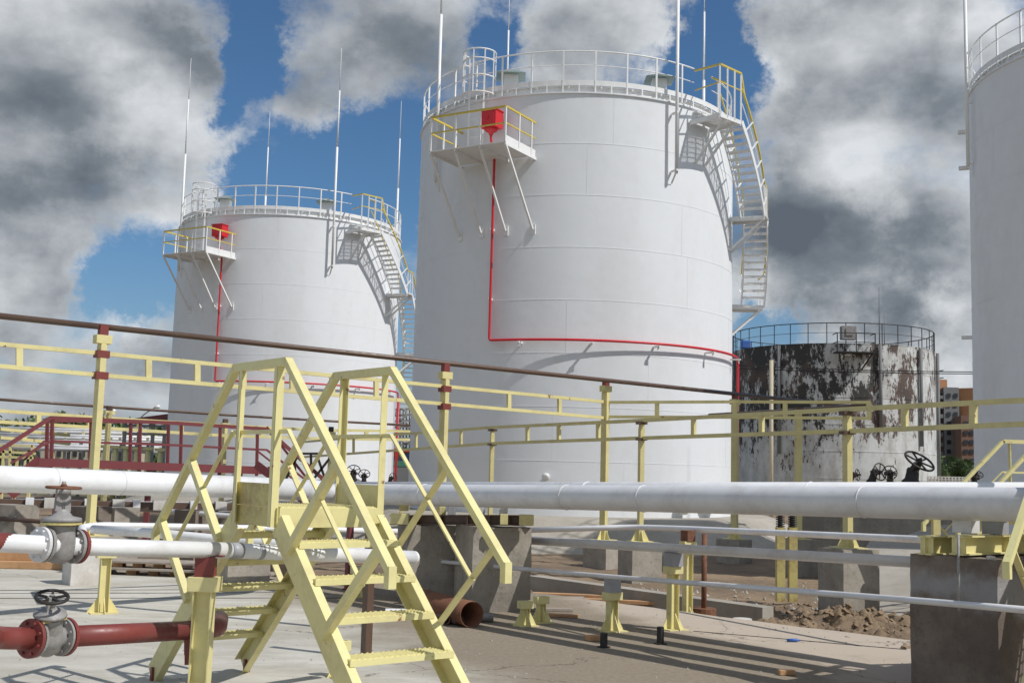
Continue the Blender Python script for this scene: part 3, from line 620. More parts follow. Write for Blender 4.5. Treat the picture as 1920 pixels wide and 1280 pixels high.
MB(A2).tube([A2-(B2_-A2)*.02, B2_+(B2_-A2)*.25], PR, 28).part('pipe_run', 'pipewhite', LP3)
for u in (.5, .8): MB(A2).torus(A2+(B2_-A2)*u, B2_-A2, PR, .006, 32, 6).part('weld_seam', 'pipesilvershade', LP3)
for kk, lab in ((1, 'third thick pipe of the bundle, hidden behind the two in front and casting a stripe on the slab'), (2, 'fourth and rearmost thick pipe of the bundle, nearest to the tank')):
    oo = Vector((.33, .306, -.03))*kk; T_ = thing('large_pipe', lab if len(lab.split()) < 17 else 'third thick pipe of the bundle, behind the two in front', 'pipe', A2+oo)
    MB(A2+oo).tube([A2+oo, B2_+oo+(B2_-A2)*.25], PR, 20).part('pipe_run', 'pipewhite', T_)
# small pipes on the right
thin = [W(700, 1040, 16.3), W(780, 1048, 15.0), W(1148, 1081, 12.1), W(1705, 1124, 8.6), W(1960, 1146, 7.6)]
pipe_thing('thin_pipe', thin, .0245, 'pipesilvershade', 'lowest thin grey pipe running past the concrete blocks to the right edge', rad=.6)
midp = [W(872, 1005.5, 15.2), W(1260, 1027.5, 12.6), W(1712, 1053, 10.55), W(1800, 1058, 10.2)]
pipe_thing('thin_pipe', midp, .051, 'pipesilvershade', 'middle grey pipe ending behind the right concrete block', rad=.6)
upp = [W(985, 993.5, 15.9), W(1190, 987.5, 15.6), W(1290, 991, 14.8), W(1742, 1011.5, 11.6), W(1800, 1014, 11.3)]
pipe_thing('thin_pipe', upp, .037, 'pipewhite', 'uppermost thin white pipe with a slight bend, right of the middle block', rad=.3)
# small pipes left, beyond the gate valve
pipe_thing('thin_pipe', [W(165, 1015, 13.0), W(152, 988, 14.2), W(190, 984.5, 14.4), W(440, 989, 15.5), W(620, 993, 16.4), W(860, 999, 17.5)], .043, 'pipewhite', 'straight thin white pipe behind the grey gate valve, upper of the two', rad=.2)
pipe_thing('thin_pipe', [W(175, 992, 13.6), W(300, 1000, 13.0), W(440, 1014, 12.6), W(700, 1032, 11.8)], .052, 'pipewhite', 'slanting white pipe behind the grey gate valve, lower of the two', rad=.2)
pipe_thing('thin_pipe', [W(30, 936, 21), W(190, 941, 21), W(300, 942, 22), W(470, 947, 23)], .022, 'pipewhite', 'very thin white line along the row of concrete piers at left', rad=.1)
pipe_thing('thin_pipe', [W(212, 950, 21), W(420, 966, 20), W(560, 975, 19.5)], .045, 'pipesilvershade', 'grey pipe sloping down along the concrete piers at left', rad=.1)
pipe_thing('thin_pipe', [W(-20, 970, 19), W(100, 979, 18)], .035, 'rustpipe', 'brown bare pipe at the left edge behind the gate valve', rad=.1)
# white pipe under the crossover stairs
wp = [W(-60, 1014, 6.1), W(160, 1024.5, 6.72), W(430, 1031.5, 7.45), W(774, 1044.5, 8.85)]
WP = thing('valve_pipe', 'white pipe with red end passing below the yellow stairs to a round cap', 'pipe', wp[1])
MB(wp[1]).tube(wp[:3], .051, 22).part('pipe_run', 'pipewhite', WP)
MB(wp[1]).tube(wp[2:], .0505, 22).part('pipe_run', 'pipewhite', WP)
d_ = (wp[3]-wp[2]).normalized(); MB(wp[1]).lathe(wp[3], d_, [(0, .051), (.02, .049), (.035, .04), (.045, .02), (.047, .001)], 20).part('end_cap', 'white', WP)
c = W(4, 1016, 6.27); MB(wp[1]).tube([W(-60, 1014, 6.1), W(-20, 1015.3, 6.2), W(16, 1016.6, 6.31)], [.0535, .0535, .0525], 22).part('painted_end', 'primer', WP, label='stretch of the pipe painted dark red')
for a, b_ in ((.0, .05), (.13, .15)): MB(wp[1]).tube([wp[2].lerp(wp[3], a), wp[2].lerp(wp[3], b_)], .0525, 22).part('painted_band', 'grey', WP)
# red pipe low at left
rp = [W(-60, 1200, 6.2), W(60, 1196, 6.6), W(350, 1181, 7.72), W(398, 1178, 7.9), W(412, 1172, 8.2)]
RP = thing('valve_pipe', 'low dark red pipe with a grey valve, left of the yellow post', 'pipe', rp[1])
VC = W(90, 1194, 6.70); VC = rp[1]+(rp[2]-rp[1]).normalized()*(VC-rp[1]).dot((rp[2]-rp[1]).normalized()); VD = (rp[2]-rp[1]).normalized()
MB(rp[1]).bend([W(-50, 1170, 5.8), W(-12, 1195, 6.4), VC-VD*.13], .061, .25, 22).part('pipe_run', 'primer', RP); MB(rp[1]).tube([VC+VD*.13, rp[2]], .061, 22).part('pipe_run', 'primer', RP)
MB(rp[1]).bend([rp[2], W(408, 1177, 7.9), W(412, 1160, 8.6)], .062, .14, 22).part('elbow', 'primer', RP)
MB(rp[1]).lathe(W(366, 1180, 7.76), (rp[2]-rp[1]), [(-.010, .072), (.010, .072)], 24, False).part('flange', 'primer', RP)
MB(rp[1]).beam(W(364, 1186, 7.78), W(364, 1243, 7.78), .10, .10).part('support_stub', 'primer', RP)
MB(rp[1]).beam(W(352, 1178, 8.2), W(352, 1226, 8.2), .04, .04).part('support_stub', 'darkiron', RP)
# ---- gate valves
def wheel(mb, c, ax, R, r, spokes=5):
    mb.torus(c, ax, R, r, 32, 8); a = Vector(ax).normalized(); up = Vector((0, 0, 1)) if abs(a.z) < .9 else Vector((1, 0, 0)); x = a.cross(up).normalized(); y = a.cross(x).normalized(); c = Vector(c)
    for k in range(spokes):
        an = 2*math.pi*k/spokes+.3; e_ = x*math.cos(an)+y*math.sin(an); mb.beam(c-a*r*.8, c+e_*R, r*1.3, r*1.1, a)
    mb.lathe(c-a*R*.16, a, [(0, R*.2), (R*.3, R*.15)], 14)
def flange(mb, c, ax, R, th, bolts=8):
    mb.lathe(Vector(c)-Vector(ax).normalized()*th/2, ax, [(0, R), (th, R)], 32, False)
    a = Vector(ax).normalized(); up = Vector((0, 0, 1)); x = a.cross(up).normalized(); y = a.cross(x).normalized()
    for k in range(bolts):
        an = 2*math.pi*(k+.5)/bolts; p = Vector(c)+(x*math.cos(an)+y*math.sin(an))*R*.8
        mb.lathe(p-a*th*1.1, a, [(0, R*.09), (th*2.2, R*.09)], 6, False)
c = W(112, 1022, 6.6); ax = (wp[1]-wp[0]).normalized(); sdv = ax.cross(Vector((0, 0, 1))).normalized()
GV = thing('gate_valve', 'grey cast gate valve with horizontal handwheel on the white pipe', 'valve', c)
UP = Vector((0, 0, 1))
mb = MB(c); mb.lathe(c-ax*.10, ax, [(0, .055), (.03, .062), (.06, .078), (.10, .088), (.14, .078), (.17, .062), (.20, .055)], 24); mb.lathe(c, UP, [(-.10, .035), (-.07, .075), (0, .088), (.06, .080), (.10, .078), (.118, .085)], 24); mb.part('body', 'castgrey', GV)
for s_ in (-1, 1):
    mb = MB(c); flange(mb, c+ax*(.10*s_), ax, .098, .020); mb.part('flange', 'castgrey', GV)
    mb = MB(c); flange(mb, c+ax*(.128*s_), ax, .098, .020); mb.part('flange', 'pipesilvershade' if s_ < 0 else 'primer', GV)
mb = MB(c); mb.lathe(c, UP, [(.118, .112), (.130, .112)], 24, False); mb.part('bonnet_gasket', 'yellowrust', GV)
mb = MB(c); mb.lathe(c, UP, [(.134, .112), (.155, .108), (.165, .06), (.20, .032), (.205, .030)], 24); mb.part('bonnet', 'castgrey', GV)
mb = MB(c); 
for s_ in (-1, 1): mb.beam(c+sdv*.0+ax*(.032*s_)+UP*.19, c+ax*(.024*s_)+UP*.315, .018, .04)
mb.lathe(c, UP, [(.19, .012), (.36, .012)], 10); mb.lathe(c, UP, [(.29, .04), (.32, .035)], 16); mb.part('yoke', 'castgrey', GV)
mb = MB(c); wheel(mb, c+UP*.325, (0.02, 0.0, 1), .092, .008, 4); mb.lathe(c, UP, [(.33, .022), (.352, .010)], 10); mb.part('handwheel', 'rusty', GV)
c = VC; ax = VD; sdv = ax.cross(UP).normalized(); tl = (UP*.93 - ax*.20 + sdv*.26).normalized(); q = 1.22
GV = thing('gate_valve', 'small grey gate valve with tilted black handwheel on the red pipe', 'valve', c)
mb = MB(c); mb.lathe(c-ax*.085*q, ax, [(0, .050*q), (.03*q, .053*q), (.055*q, .066*q), (.085*q, .074*q), (.115*q, .066*q), (.14*q, .053*q), (.17*q, .050*q)], 24); mb.lathe(c, tl, [(-.085*q, .03*q), (-.06*q, .062*q), (0, .068*q), (.06*q, .06*q), (.095*q, .056*q), (.105*q, .062*q)], 24); mb.part('body', 'castgrey', GV)
for s_ in (-1, 1):
    mb = MB(c); flange(mb, c+ax*(.078*s_*q), ax, .088*q, .016); mb.part('flange', 'castgrey', GV)
    mb = MB(c); flange(mb, c+ax*(.100*s_*q), ax, .090*q, .022); mb.part('flange', 'primer', GV)
mb = MB(c); mb.lathe(c, tl, [(.105*q, .080*q), (.113*q, .080*q)], 4, False); mb.part('bonnet_gasket', 'yellowrust', GV)
mb = MB(c); mb.lathe(c, tl, [(.115*q, .076*q), (.127*q, .072*q), (.135*q, .034*q), (.15*q, .026*q)], 20); mb.beam(c+tl*.135*q-ax*.024, c+tl*.205*q-ax*.016, .016, .034); mb.beam(c+tl*.135*q+ax*.024, c+tl*.205*q+ax*.016, .016, .034); mb.lathe(c, tl, [(.14*q, .012), (.215*q, .012)], 10); mb.part('bonnet', 'castgrey', GV)
mb = MB(c); wheel(mb, c+tl*.205*q, tl, .086, .010, 5); mb.part('handwheel', 'darkiron', GV)
# ================================================================ CROSSOVER STAIRS (built in a local frame: x = travel, y = across)
def make_stair(label, loc, rz):
    T = thing('crossover_stairs', label, 'stairs', loc, rz, 'yellow crossover stairs over the pipes')
    WD = .758; PZ = 1.375; t0, t1 = 1.35, 1.98; tm = (t0+t1)/2; K = .913
    def P(t_, z, side): return Vector((t_, side*WD, z))
    L3 = .052  # angle-bar size
    for side in (0, 1):
        out = -1 if side == 0 else 1; yo = Vector((0, out*.015, 0))
        for e_ in (-1, 1):   # both flights
            def Q(dt, z): return Vector((tm+e_*((t1-t0)/2+dt), side*WD, z))
            top, bot = Q(-.0, 1.27), Q((1.27-.03)/K, .03)
            u = (bot-top).normalized(); nrm = Vector((-u.z*e_, 0, u.x*e_)); nrm = nrm if nrm.z > 0 else -nrm
            sg = MB(); sg.channel(top, bot, .05, .165, (0, -out, 0), .008, nrm)
            sg.part('stringer', 'yellow', T)
            if e_ < 0: MB().box(tuple(Vector((.05, side*WD, .05))), (.035, .045, .10)).part('foot', 'primer', T)
            # sloping hand rail with short vertical end
            a, b_ = Q(.07, 2.31)+yo, Q(1.395, 1.10)+yo
            hr = MB(); hr.beam(a, b_, L3, .045, nrm); hr.beam(b_+Vector((0, 0, .02)), b_-Vector((0, 0, .10)), L3*.95, .05, (1, 0, 0)); hr.part('handrail', 'yellow', T)
            mr = MB(); mr.beam(Q(.10, 1.87)+yo*.2, Q(1.09, .985)+yo*.2, .028, .006 if False else .012, nrm); mr.part('mid_rail', 'yellow', T)
            for (d0_, z0_, d1_, z1_) in ((.20, 1.11, .785, 1.675), (.69, .655, 1.27, 1.19)):
                st2 = MB(); st2.beam(Q(d0_, z0_)+yo*1.1, Q(d1_, z1_)+yo*1.1, .05, .012 if side == 1 else .05, nrm); st2.part('rail_strut', 'yellow', T)
        hr = MB(); hr.beam(P(t0-.085, 2.305, side)+yo, P(t1+.085, 2.305, side)+yo, L3, .055); hr.part('handrail', 'yellow', T)
        mr = MB(); mr.beam(P(t0-.09, 1.86, side)+yo*.2, P(t1+.09, 1.86, side)+yo*.2, .012, .028); mr.part('mid_rail', 'yellow', T)
        for tt in (t0+.03, t1-.02):
            ps = MB(); ps.beam(P(tt, 1.25, side)+yo, P(tt, 2.29, side)+yo, .05, .006, (1 if tt > tm else -1, 0, 0)); ps.beam(P(tt, 1.25, side)+yo+Vector((.022*(-1 if tt > tm else 1), out*.022, 0))*1, P(tt, 2.29, side)+yo+Vector((.022*(-1 if tt > tm else 1), out*.022, 0)), .006, .046, (1, 0, 0)); ps.part('rail_post', 'yellow', T)
        kp = MB(); kp.box((tm, side*WD+out*.006, PZ+.075), (t1-t0-.06, .006, .15)); kp.part('kick_plate', 'yellowrust' if side == 0 else 'yellow', T)
        fs_ = MB(); fs_.box((tm, side*WD, PZ-.065), (t1-t0, .012, .125)); fs_.part('side_beam', 'yellowrust' if side == 0 else 'yellow', T)
    for tt in (t0, t1): MB().box((tt, WD/2, PZ-.065), (.012, WD-.02, .125)).part('side_beam', 'yellow', T)
    def tread(x, z, dp):
        tr = MB(); tr.box((x-dp/2, WD/2, z-.018), (.010, WD-.04, .036)); tr.box((x+dp/2, WD/2, z-.018), (.010, WD-.04, .036))
        for yy in (.03, WD-.03): tr.box((x, yy, z-.012), (dp, .006, .03))
        n = int(dp/.034)
        for i in range(n+1):     # serrated bearing bars running across the step
            xx = x-dp/2+.006+(dp-.012)*i/n; m = 38; vs = []; fs = []
            for k in range(m+1):
                y = .028+(WD-.056)*k/m; zt = z+(.010 if k % 2 else .0)
                vs += [(xx-.002, y, z-.012), (xx-.002, y, zt), (xx+.002, y, zt), (xx+.002, y, z-.012)]
            for k in range(m):
                a = k*4; b_ = a+4; fs += [(a, a+1, b_+1, b_), (a+1, a+2, b_+2, b_+1), (a+2, a+3, b_+3, b_+2)]
            tr.add(vs, fs)
        for k in range(10): y = .04+(WD-.08)*k/9; tr.box((x, y, z-.006), (dp-.01, .005, .012))
        return tr
    tread(tm, PZ+.0, t1-t0-.02).part('platform_grating', 'yellow', T)
    for k in range(1, 6):
        z = PZ-.205*k
        for e_ in (-1, 1):
            dt = (1.36-z)/K-.02; x = tm+e_*((t1-t0)/2+dt+.0); tread(x, z, .17).part('tread', 'yellow', T)
    return T
SA = G(283, 1273); SB = G(457, 1257); ew = Vector((SB.x-SA.x, SB.y-SA.y, 0)).normalized(); et = Vector((ew.y, -ew.x, 0))
ST1 = make_stair('pale yellow crossover stairs in the foreground, whole in view', (SA.x, SA.y, 0), math.atan2(et.y, et.x))
def cp_stair(label, loc, rz): c = copy_tree(ST1); c.location = loc; c.rotation_euler = (0, 0, rz); c['label'] = label; return c
p0 = W(1880, 1046, 8.0)
tv = Vector((.66, .75, 0)).normalized(); sv = Vector((-tv.y, tv.x, 0))
cp_stair('yellow crossover stairs cut off by the right edge, in front of the thick pipe', (p0.x+.06-sv.x*.758, p0.y-sv.y*.758, 0), math.atan2(tv.y, tv.x))
p1 = W(1752, 905, 15.6); tv = Vector((.97, .24, 0)).normalized()
cp_stair('distant yellow crossover stairs behind the thick pipe at the right edge', (p1.x+.34, p1.y, -.05), math.atan2(tv.y, tv.x))
# ================================================================ SUPPORT POSTS, BLOCKS
# foreground yellow post carrying the white pipe
pt = W(385, 1080, 7.35); A = (et.x, et.y)
T = thing('pipe_support_post', 'large pale yellow post in the foreground, left of the stairs, red saddle on top', 'support', (pt.x, pt.y, 0), math.atan2(ew.y, ew.x)-R_(38))
zt = pt.z
mb = MB(); mb.box((0, 0, zt-.045), (.19, .13, .09)); mb.part('cap', 'yellow', T, bevel=.003)
mb = MB()
for s_ in (-1, 1): mb.box((s_*.055, 0, (zt-.09)/2), (.008, .11, zt-.09))
mb.box((0, 0, (zt-.09)/2), (.105, .008, zt-.09)); mb.part('column', 'yellow', T)
mb = MB()
for (x_, y_) in ((.1, 0), (-.1, 0), (0, .1), (0, -.1)):
    v_ = Vector((x_, y_, 0)).normalized(); s2 = Vector((-v_.y, v_.x, 0))*.004; a = v_*.055; b_ = v_*.16
    mb.hexa([a-s2, b_-s2, b_+s2, a+s2, a-s2+UP*.30, b_*.6-s2+UP*.03, b_*.6+s2+UP*.03, a+s2+UP*.30])
mb.box((0, 0, .008), (.36, .36, .016)); mb.part('base_gusset', 'yellow', T)
sdl = W(388, 1046, 7.35)
mb = MB((pt.x, pt.y, 0)); pass
mb = MB(); mb.box((-.0, 0, zt+.062), (.115, .10, .122)); mb.part('saddle', 'primer', T)
mb = MB()
mb.box((0.0, .03, zt+.128), (.22, .12, .008)); mb.part('saddle_plate', 'primer', T)
# block supports
def cblock(px, py, D, hx, hy, z0, z1, ax, label, mat='conc', seed=0, group=None, div=8, amp=.012):
    p = W(px, py, D); b_ = block((p.x, p.y), hx, hy, z0, z1, ax, seed=seed, div=div, amp=amp); return b_.solo('concrete_block', mat, label, 'concrete block', group)
# near right block
Ya = 9.25; ca = Vector(((1866-960)/2150*Ya*1.0, Ya)); la = Vector((-.60, .80)).normalized(); wa = Vector((.80, .60)); Lb = .85; Wb = 2.6
P0 = W(1868, 1000, 8.65); P0.z = 0
c0 = Vector((P0.x, P0.y, 0)); l3 = Vector((la.x, la.y, 0)); w3 = Vector((wa.x, wa.y, 0))
zt1 = W(1868, 1050, 8.65).z
# solve width so that left edge lands at px 1706
best = min((abs((lambda p: 960+FPX*((p-Vector((0, 0, EYE))).dot(CR))/((p-Vector((0, 0, EYE))).dot(CF)))(c0+l3*k*.02+UP*.6)-1706), k*.02) for k in range(20, 90))[1]
crn = [c0+l3*best, c0, c0+w3*Wb, c0+w3*Wb+l3*best]
rough_block([p+UP*-.1 for p in crn]+[p+UP*zt1 for p in crn], div=14, amp=.012, seed=4).solo('concrete_block', 'concspray', 'large dark concrete block at the right under the thick pipes', 'concrete block')
# mid blocks behind the stairs
pA, pB = W(762, 1050, 14.4), W(893, 1050, 14.62); pA.z = pB.z = 0; dv2 = (pB-pA).normalized(); nn = Vector((-dv2.y, dv2.x, 0))
zt2 = W(830, 984, 14.6).z
rough_block([p+UP*-.4 for p in (pA, pB, pB+nn*.8, pA+nn*.8)]+[p+UP*zt2 for p in (pA, pB, pB+nn*.8, pA+nn*.8)], div=10, amp=.014, seed=6).solo('concrete_block', 'conc', 'left one of the two concrete blocks behind the stairs, set further back', 'concrete block', 'blocks under the pipes')
pA, pB = W(886, 1050, 13.6), W(996, 1050, 13.8); pA.z = pB.z = 0; dv2 = (pB-pA).normalized(); nn = Vector((-dv2.y, dv2.x, 0))
zt3 = W(930, 988, 13.7).z
rough_block([p+UP*-.1 for p in (pA, pB, pB+nn*.9, pA+nn*.9)]+[p+UP*zt3 for p in (pA, pB, pB+nn*.9, pA+nn*.9)], div=10, amp=.014, seed=8).solo('concrete_block', 'conc', 'right one of the two concrete blocks behind the stairs, striped by pipe shadows', 'concrete block', 'blocks under the pipes')
# things on top of the mid blocks: yellow cross beams, shoes
def tb(px, py, D, sz, mat, name, label, ax=(1, 0), group=None):
    p = W(px, py, D); mb = MB(); mb.box(tuple(p), sz, ax=ax); return mb.solo(name, mat, label, 'pipe support', group, bevel=.004)
g_ = 'beams and shoes on the concrete blocks'
def ibeam(a, b_, h_, wd_, name, mat, label, grp=None):
    mb = MB(); a, b_ = Vector(a), Vector(b_); mb.beam(a, b_, .012, h_); mb.beam(a+UP*(h_/2-.006), b_+UP*(h_/2-.006), wd_, .012); mb.beam(a-UP*(h_/2-.006), b_-UP*(h_/2-.006), wd_, .012)
    for u in (0.02, .35, .65, .98): p = a.lerp(b_, u); mb.beam(p-UP*h_*.48, p+UP*h_*.48, wd_*.95, .01, (b_-a))
    return mb.solo(name, mat, label, 'pipe support', grp)
ibeam(W(735, 974, 14.7), W(884, 974, 14.2), .12, .12, 'cross_beam', 'rustpipe', 'rusty steel beam on the left concrete block behind the stairs', g_)
ibeam(W(875, 974, 13.9), W(1000, 975, 13.8), .12, .13, 'cross_beam', 'rustpipe', 'rusty steel beam on the right concrete block behind the stairs', g_)
tb(750, 972, 14.3, (.22, .16, .13), 'yellow', 'beam_end_box', 'yellow box at the left end of the rusty beam behind the stairs', group=g_)
tb(987, 974, 13.6, (.17, .16, .12), 'yellow', 'beam_end_box', 'yellow box at the right end of the rusty beam behind the stairs', group=g_)
tb(945, 973, 13.55, (.09, .10, .12), 'yellow', 'shoe_or_stripe_box', 'yellow wedge shoe below the silver box shoe', group=g_)
tb(758, 950, 14.6, (.11, .2, .09), 'yellow', 'shoe_or_stripe_box', 'small yellow box shoe leftmost on the beam behind the stairs', group=g_)
tb(830, 957, 14.5, (.075, .15, .10), 'yellow', 'shoe_or_stripe_box', 'small yellow upright shoe in the middle of the beam behind the stairs', group=g_)
tb(847, 956, 14.3, (.09, .18, .11), 'grey', 'shoe_or_stripe_box', 'grey box shoe beside the small yellow upright one', group=g_)
tb(902, 957, 14.0, (.09, .18, .11), 'pipesilvershade', 'shoe_or_stripe_box', 'pale grey box shoe above the gap between the two blocks', group=g_)
tb(944, 957, 13.8, (.10, .18, .09), 'pipesilvershade', 'shoe_or_stripe_box', 'silver box shoe at the right end of the beams behind the stairs', group=g_)
# beams and shoes on the near right block
ax2 = (w3.x, w3.y)
ibeam(W(1733, 1022, 9.1), W(1733, 1022, 9.1)+w3*1.9, .145, .12, 'cross_beam', 'yellow', 'pale yellow steel beam lying on top of the right concrete block, far side')
ibeam(W(1790, 1022, 8.85)+w3*.02, W(1790, 1022, 8.85)+w3*1.9, .145, .12, 'cross_beam', 'yellow', 'pale yellow steel beam lying on top of the right concrete block, near side')
tb(1811, 983, 9.0, (.125, .16, .125), 'pipesilvershade', 'shoe_or_stripe_box', 'square silver shoe under the front thick pipe at right', ax=ax2)
tb(1866, 988, 9.25, (.125, .16, .11), 'grey', 'shoe_or_stripe_box', 'square grey shoe right of the silver one on the right block', ax=ax2)
p = W(1858, 1046, 8.75); MB().box(tuple(p), (.06, .05, .035)).solo('mortar_lump', 'concwhite', 'small white lump on the top edge of the right concrete block', 'rubble', bevel=.01)
mb = MB(); mb.bend([W(1797, 1002, 8.7), W(1797, 1050, 8.62), W(1798, 1145, 8.55)], .011, .1, 8); mb.solo('hanging_cable', 'castgrey', 'rough cable hanging down the front of the right concrete block', 'cable')
# small T posts for thin pipes
def tpost(foot, top_z, label, cap=True, w_=.11, group='short yellow pipe posts', mat='yellow', box=None, rz=.5, flare=.10):
    T = thing('pipe_support_post', label, 'support', foot, rz, group)
    h = top_z-foot.z; mb = MB()
    for s_ in (-1, 1): mb.box((s_*w_*.42, 0, h/2), (.007, w_*.85, h))
    mb.box((0, 0, h/2), (w_*.84, .007, h))
    mb.part('column', mat, T)
    mb = MB()
    for s_ in (-1, 1):
        mb.hexa([Vector((s_*w_*.45, -.004, 0)), Vector((s_*(w_*.45+flare), -.004, 0)), Vector((s_*(w_*.45+flare), .004, 0)), Vector((s_*w_*.45, .004, 0)), Vector((s_*w_*.45, -.004, .17)), Vector((s_*w_*.47, -.004, .17)), Vector((s_*w_*.47, .004, .17)), Vector((s_*w_*.45, .004, .17))])
        mb.hexa([Vector((-.004, s_*w_*.42, 0)), Vector((.004, s_*w_*.42, 0)), Vector((.004, s_*(w_*.42+flare), 0)), Vector((-.004, s_*(w_*.42+flare), 0)), Vector((-.004, s_*w_*.42, .17)), Vector((.004, s_*w_*.42, .17)), Vector((.004, s_*w_*.45, .17)), Vector((-.004, s_*w_*.45, .17))])
    mb.box((0, 0, .005), (w_+flare*1.4, w_+flare*1.4, .01)); mb.part('base_gusset', mat, T)
    if cap: MB().box((0, 0, h-.04), (w_*1.7, w_*1.1, .08)).part('cap', mat, T, bevel=.003)
    if box: 
        MB().box((box[3] if len(box) > 3 else 0, 0, h+box[1]/2), (box[0], box[0]*1.2, box[1])).part('saddle', box[2], T)
    return T
f = G(1147, 1182); tpost(f, W(1147, 1112, 12.2).z, 'short yellow post under the lowest thin pipe', box=(.12, W(1147, 1085, 12.2).z-W(1147, 1111, 12.2).z, 'grey'))
f = G(1261, 1179); tpost(f, W(1261, 1062, 12.5).z, 'taller yellow post right of the short one, under the middle pipe', box=(.14, W(1261, 1036, 12.5).z-W(1261, 1061, 12.5).z, 'grey'))
f = W(1289, 1113, 14.6); f.z = -.15; tpost(f, W(1289, 1014, 14.6).z, 'slim yellow post with rusty head under the uppermost thin pipe', box=(.12, W(1283, 994, 14.6).z-W(1283, 1014, 14.6).z, 'rusty'))
f = G(984, 1172); tpost(f, f.z+.26, 'stubby yellow stand on the slab, left one of the pair', w_=.09, group='stubby stands')
f = G(1014, 1166); tpost(f, f.z+.28, 'stubby yellow stand on the slab, right one of the pair', w_=.09, group='stubby stands')
f = G(640, 1268); tpost(f, .28, 'low yellow stand on the slab behind the near end of the stairs', w_=.07, group='stubby stands', flare=.09)
f = G(192, 1148); tpost(f, W(192, 1034, 12.5).z, 'yellow post with flared foot behind the gate valve at left', w_=.12, mat='yellowrack', flare=.12)
f = G(672, 1118); tpost(f, W(672, 1062, 15).z, 'yellow bracketed stand seen through the stairs, beneath the white pipe', w_=.12, flare=.1)
f = G(652, 1112); 
f = W(440, 1050, 13); f.z = 0
for (a, b_, D, lab, r, m_) in [((686, 1232), (682, 985), None, 'dark brown post standing behind the stair treads', .035, 'rustpipe'), ((652, 1105), (650, 985), None, 'dark red post behind the upper treads', .035, 'maroon')]:
    f = G(*a); tz = W(b_[0], b_[1], f.y).z; mb = MB(); mb.beam(f, Vector((f.x, f.y, tz)), r*2, r*2, (1, 1, 0)); mb.box((f.x, f.y, .01), (.14, .14, .02)); mb.solo('steel_post', m_, lab, 'post', 'bare steel posts')
for (a, yt, lab) in [((1132, 1213), 1186, 'left dark stub bar standing in the slab shadows'), ((1238, 1207), 1174, 'right dark stub bar standing in the slab shadows')]:
    f = G(*a); mb = MB(); mb.beam(f, Vector((f.x, f.y, W(a[0], yt, f.y).z)), .05, .05, (1, 1, 0)); mb.box((f.x, f.y, .006), (.1, .08, .012), ax=(1, .6)); mb.solo('stub_bar', 'darkiron', lab, 'steel stub', 'dark stub bars')
f = W(1320, 1112, 15.2); f.z = -.3; mb = MB(); mb.tube([f, Vector((f.x, f.y, W(1320, 1000, 15.2).z))], .035, 10); mb.lathe(f, UP, [(0, .17), (.24, .16)], 16, False); mb.solo('steel_post', 'rusty', 'rusty round post in a concrete collar right of the slim yellow post', 'post', 'bare steel posts')
f = W(1392, 1140, 14.2); f.z = -.36; mb = MB(); mb.lathe(f, UP, [(0, .115), (.30, .115), (.305, .05)], 20, False); mb.solo('concrete_pile', 'concwhite', 'short round concrete pile standing in the dirt', 'pile')
# white support block left
p = W(160, 1060, 15.6); b_ = block((p.x, p.y), .24, .20, -.05, W(160, 1024, 15.6).z, (.80, .60), seed=11, div=6); b_.solo('concrete_block', 'concwhite', 'whitewashed block behind the grey gate valve', 'concrete block')
cblock(455, 1040, 16.5, .32, .25, -.3, W(455, 1012, 16.5).z, (.8, .6), 'grey block under the far pipes, seen left of the stair platform', seed=12)
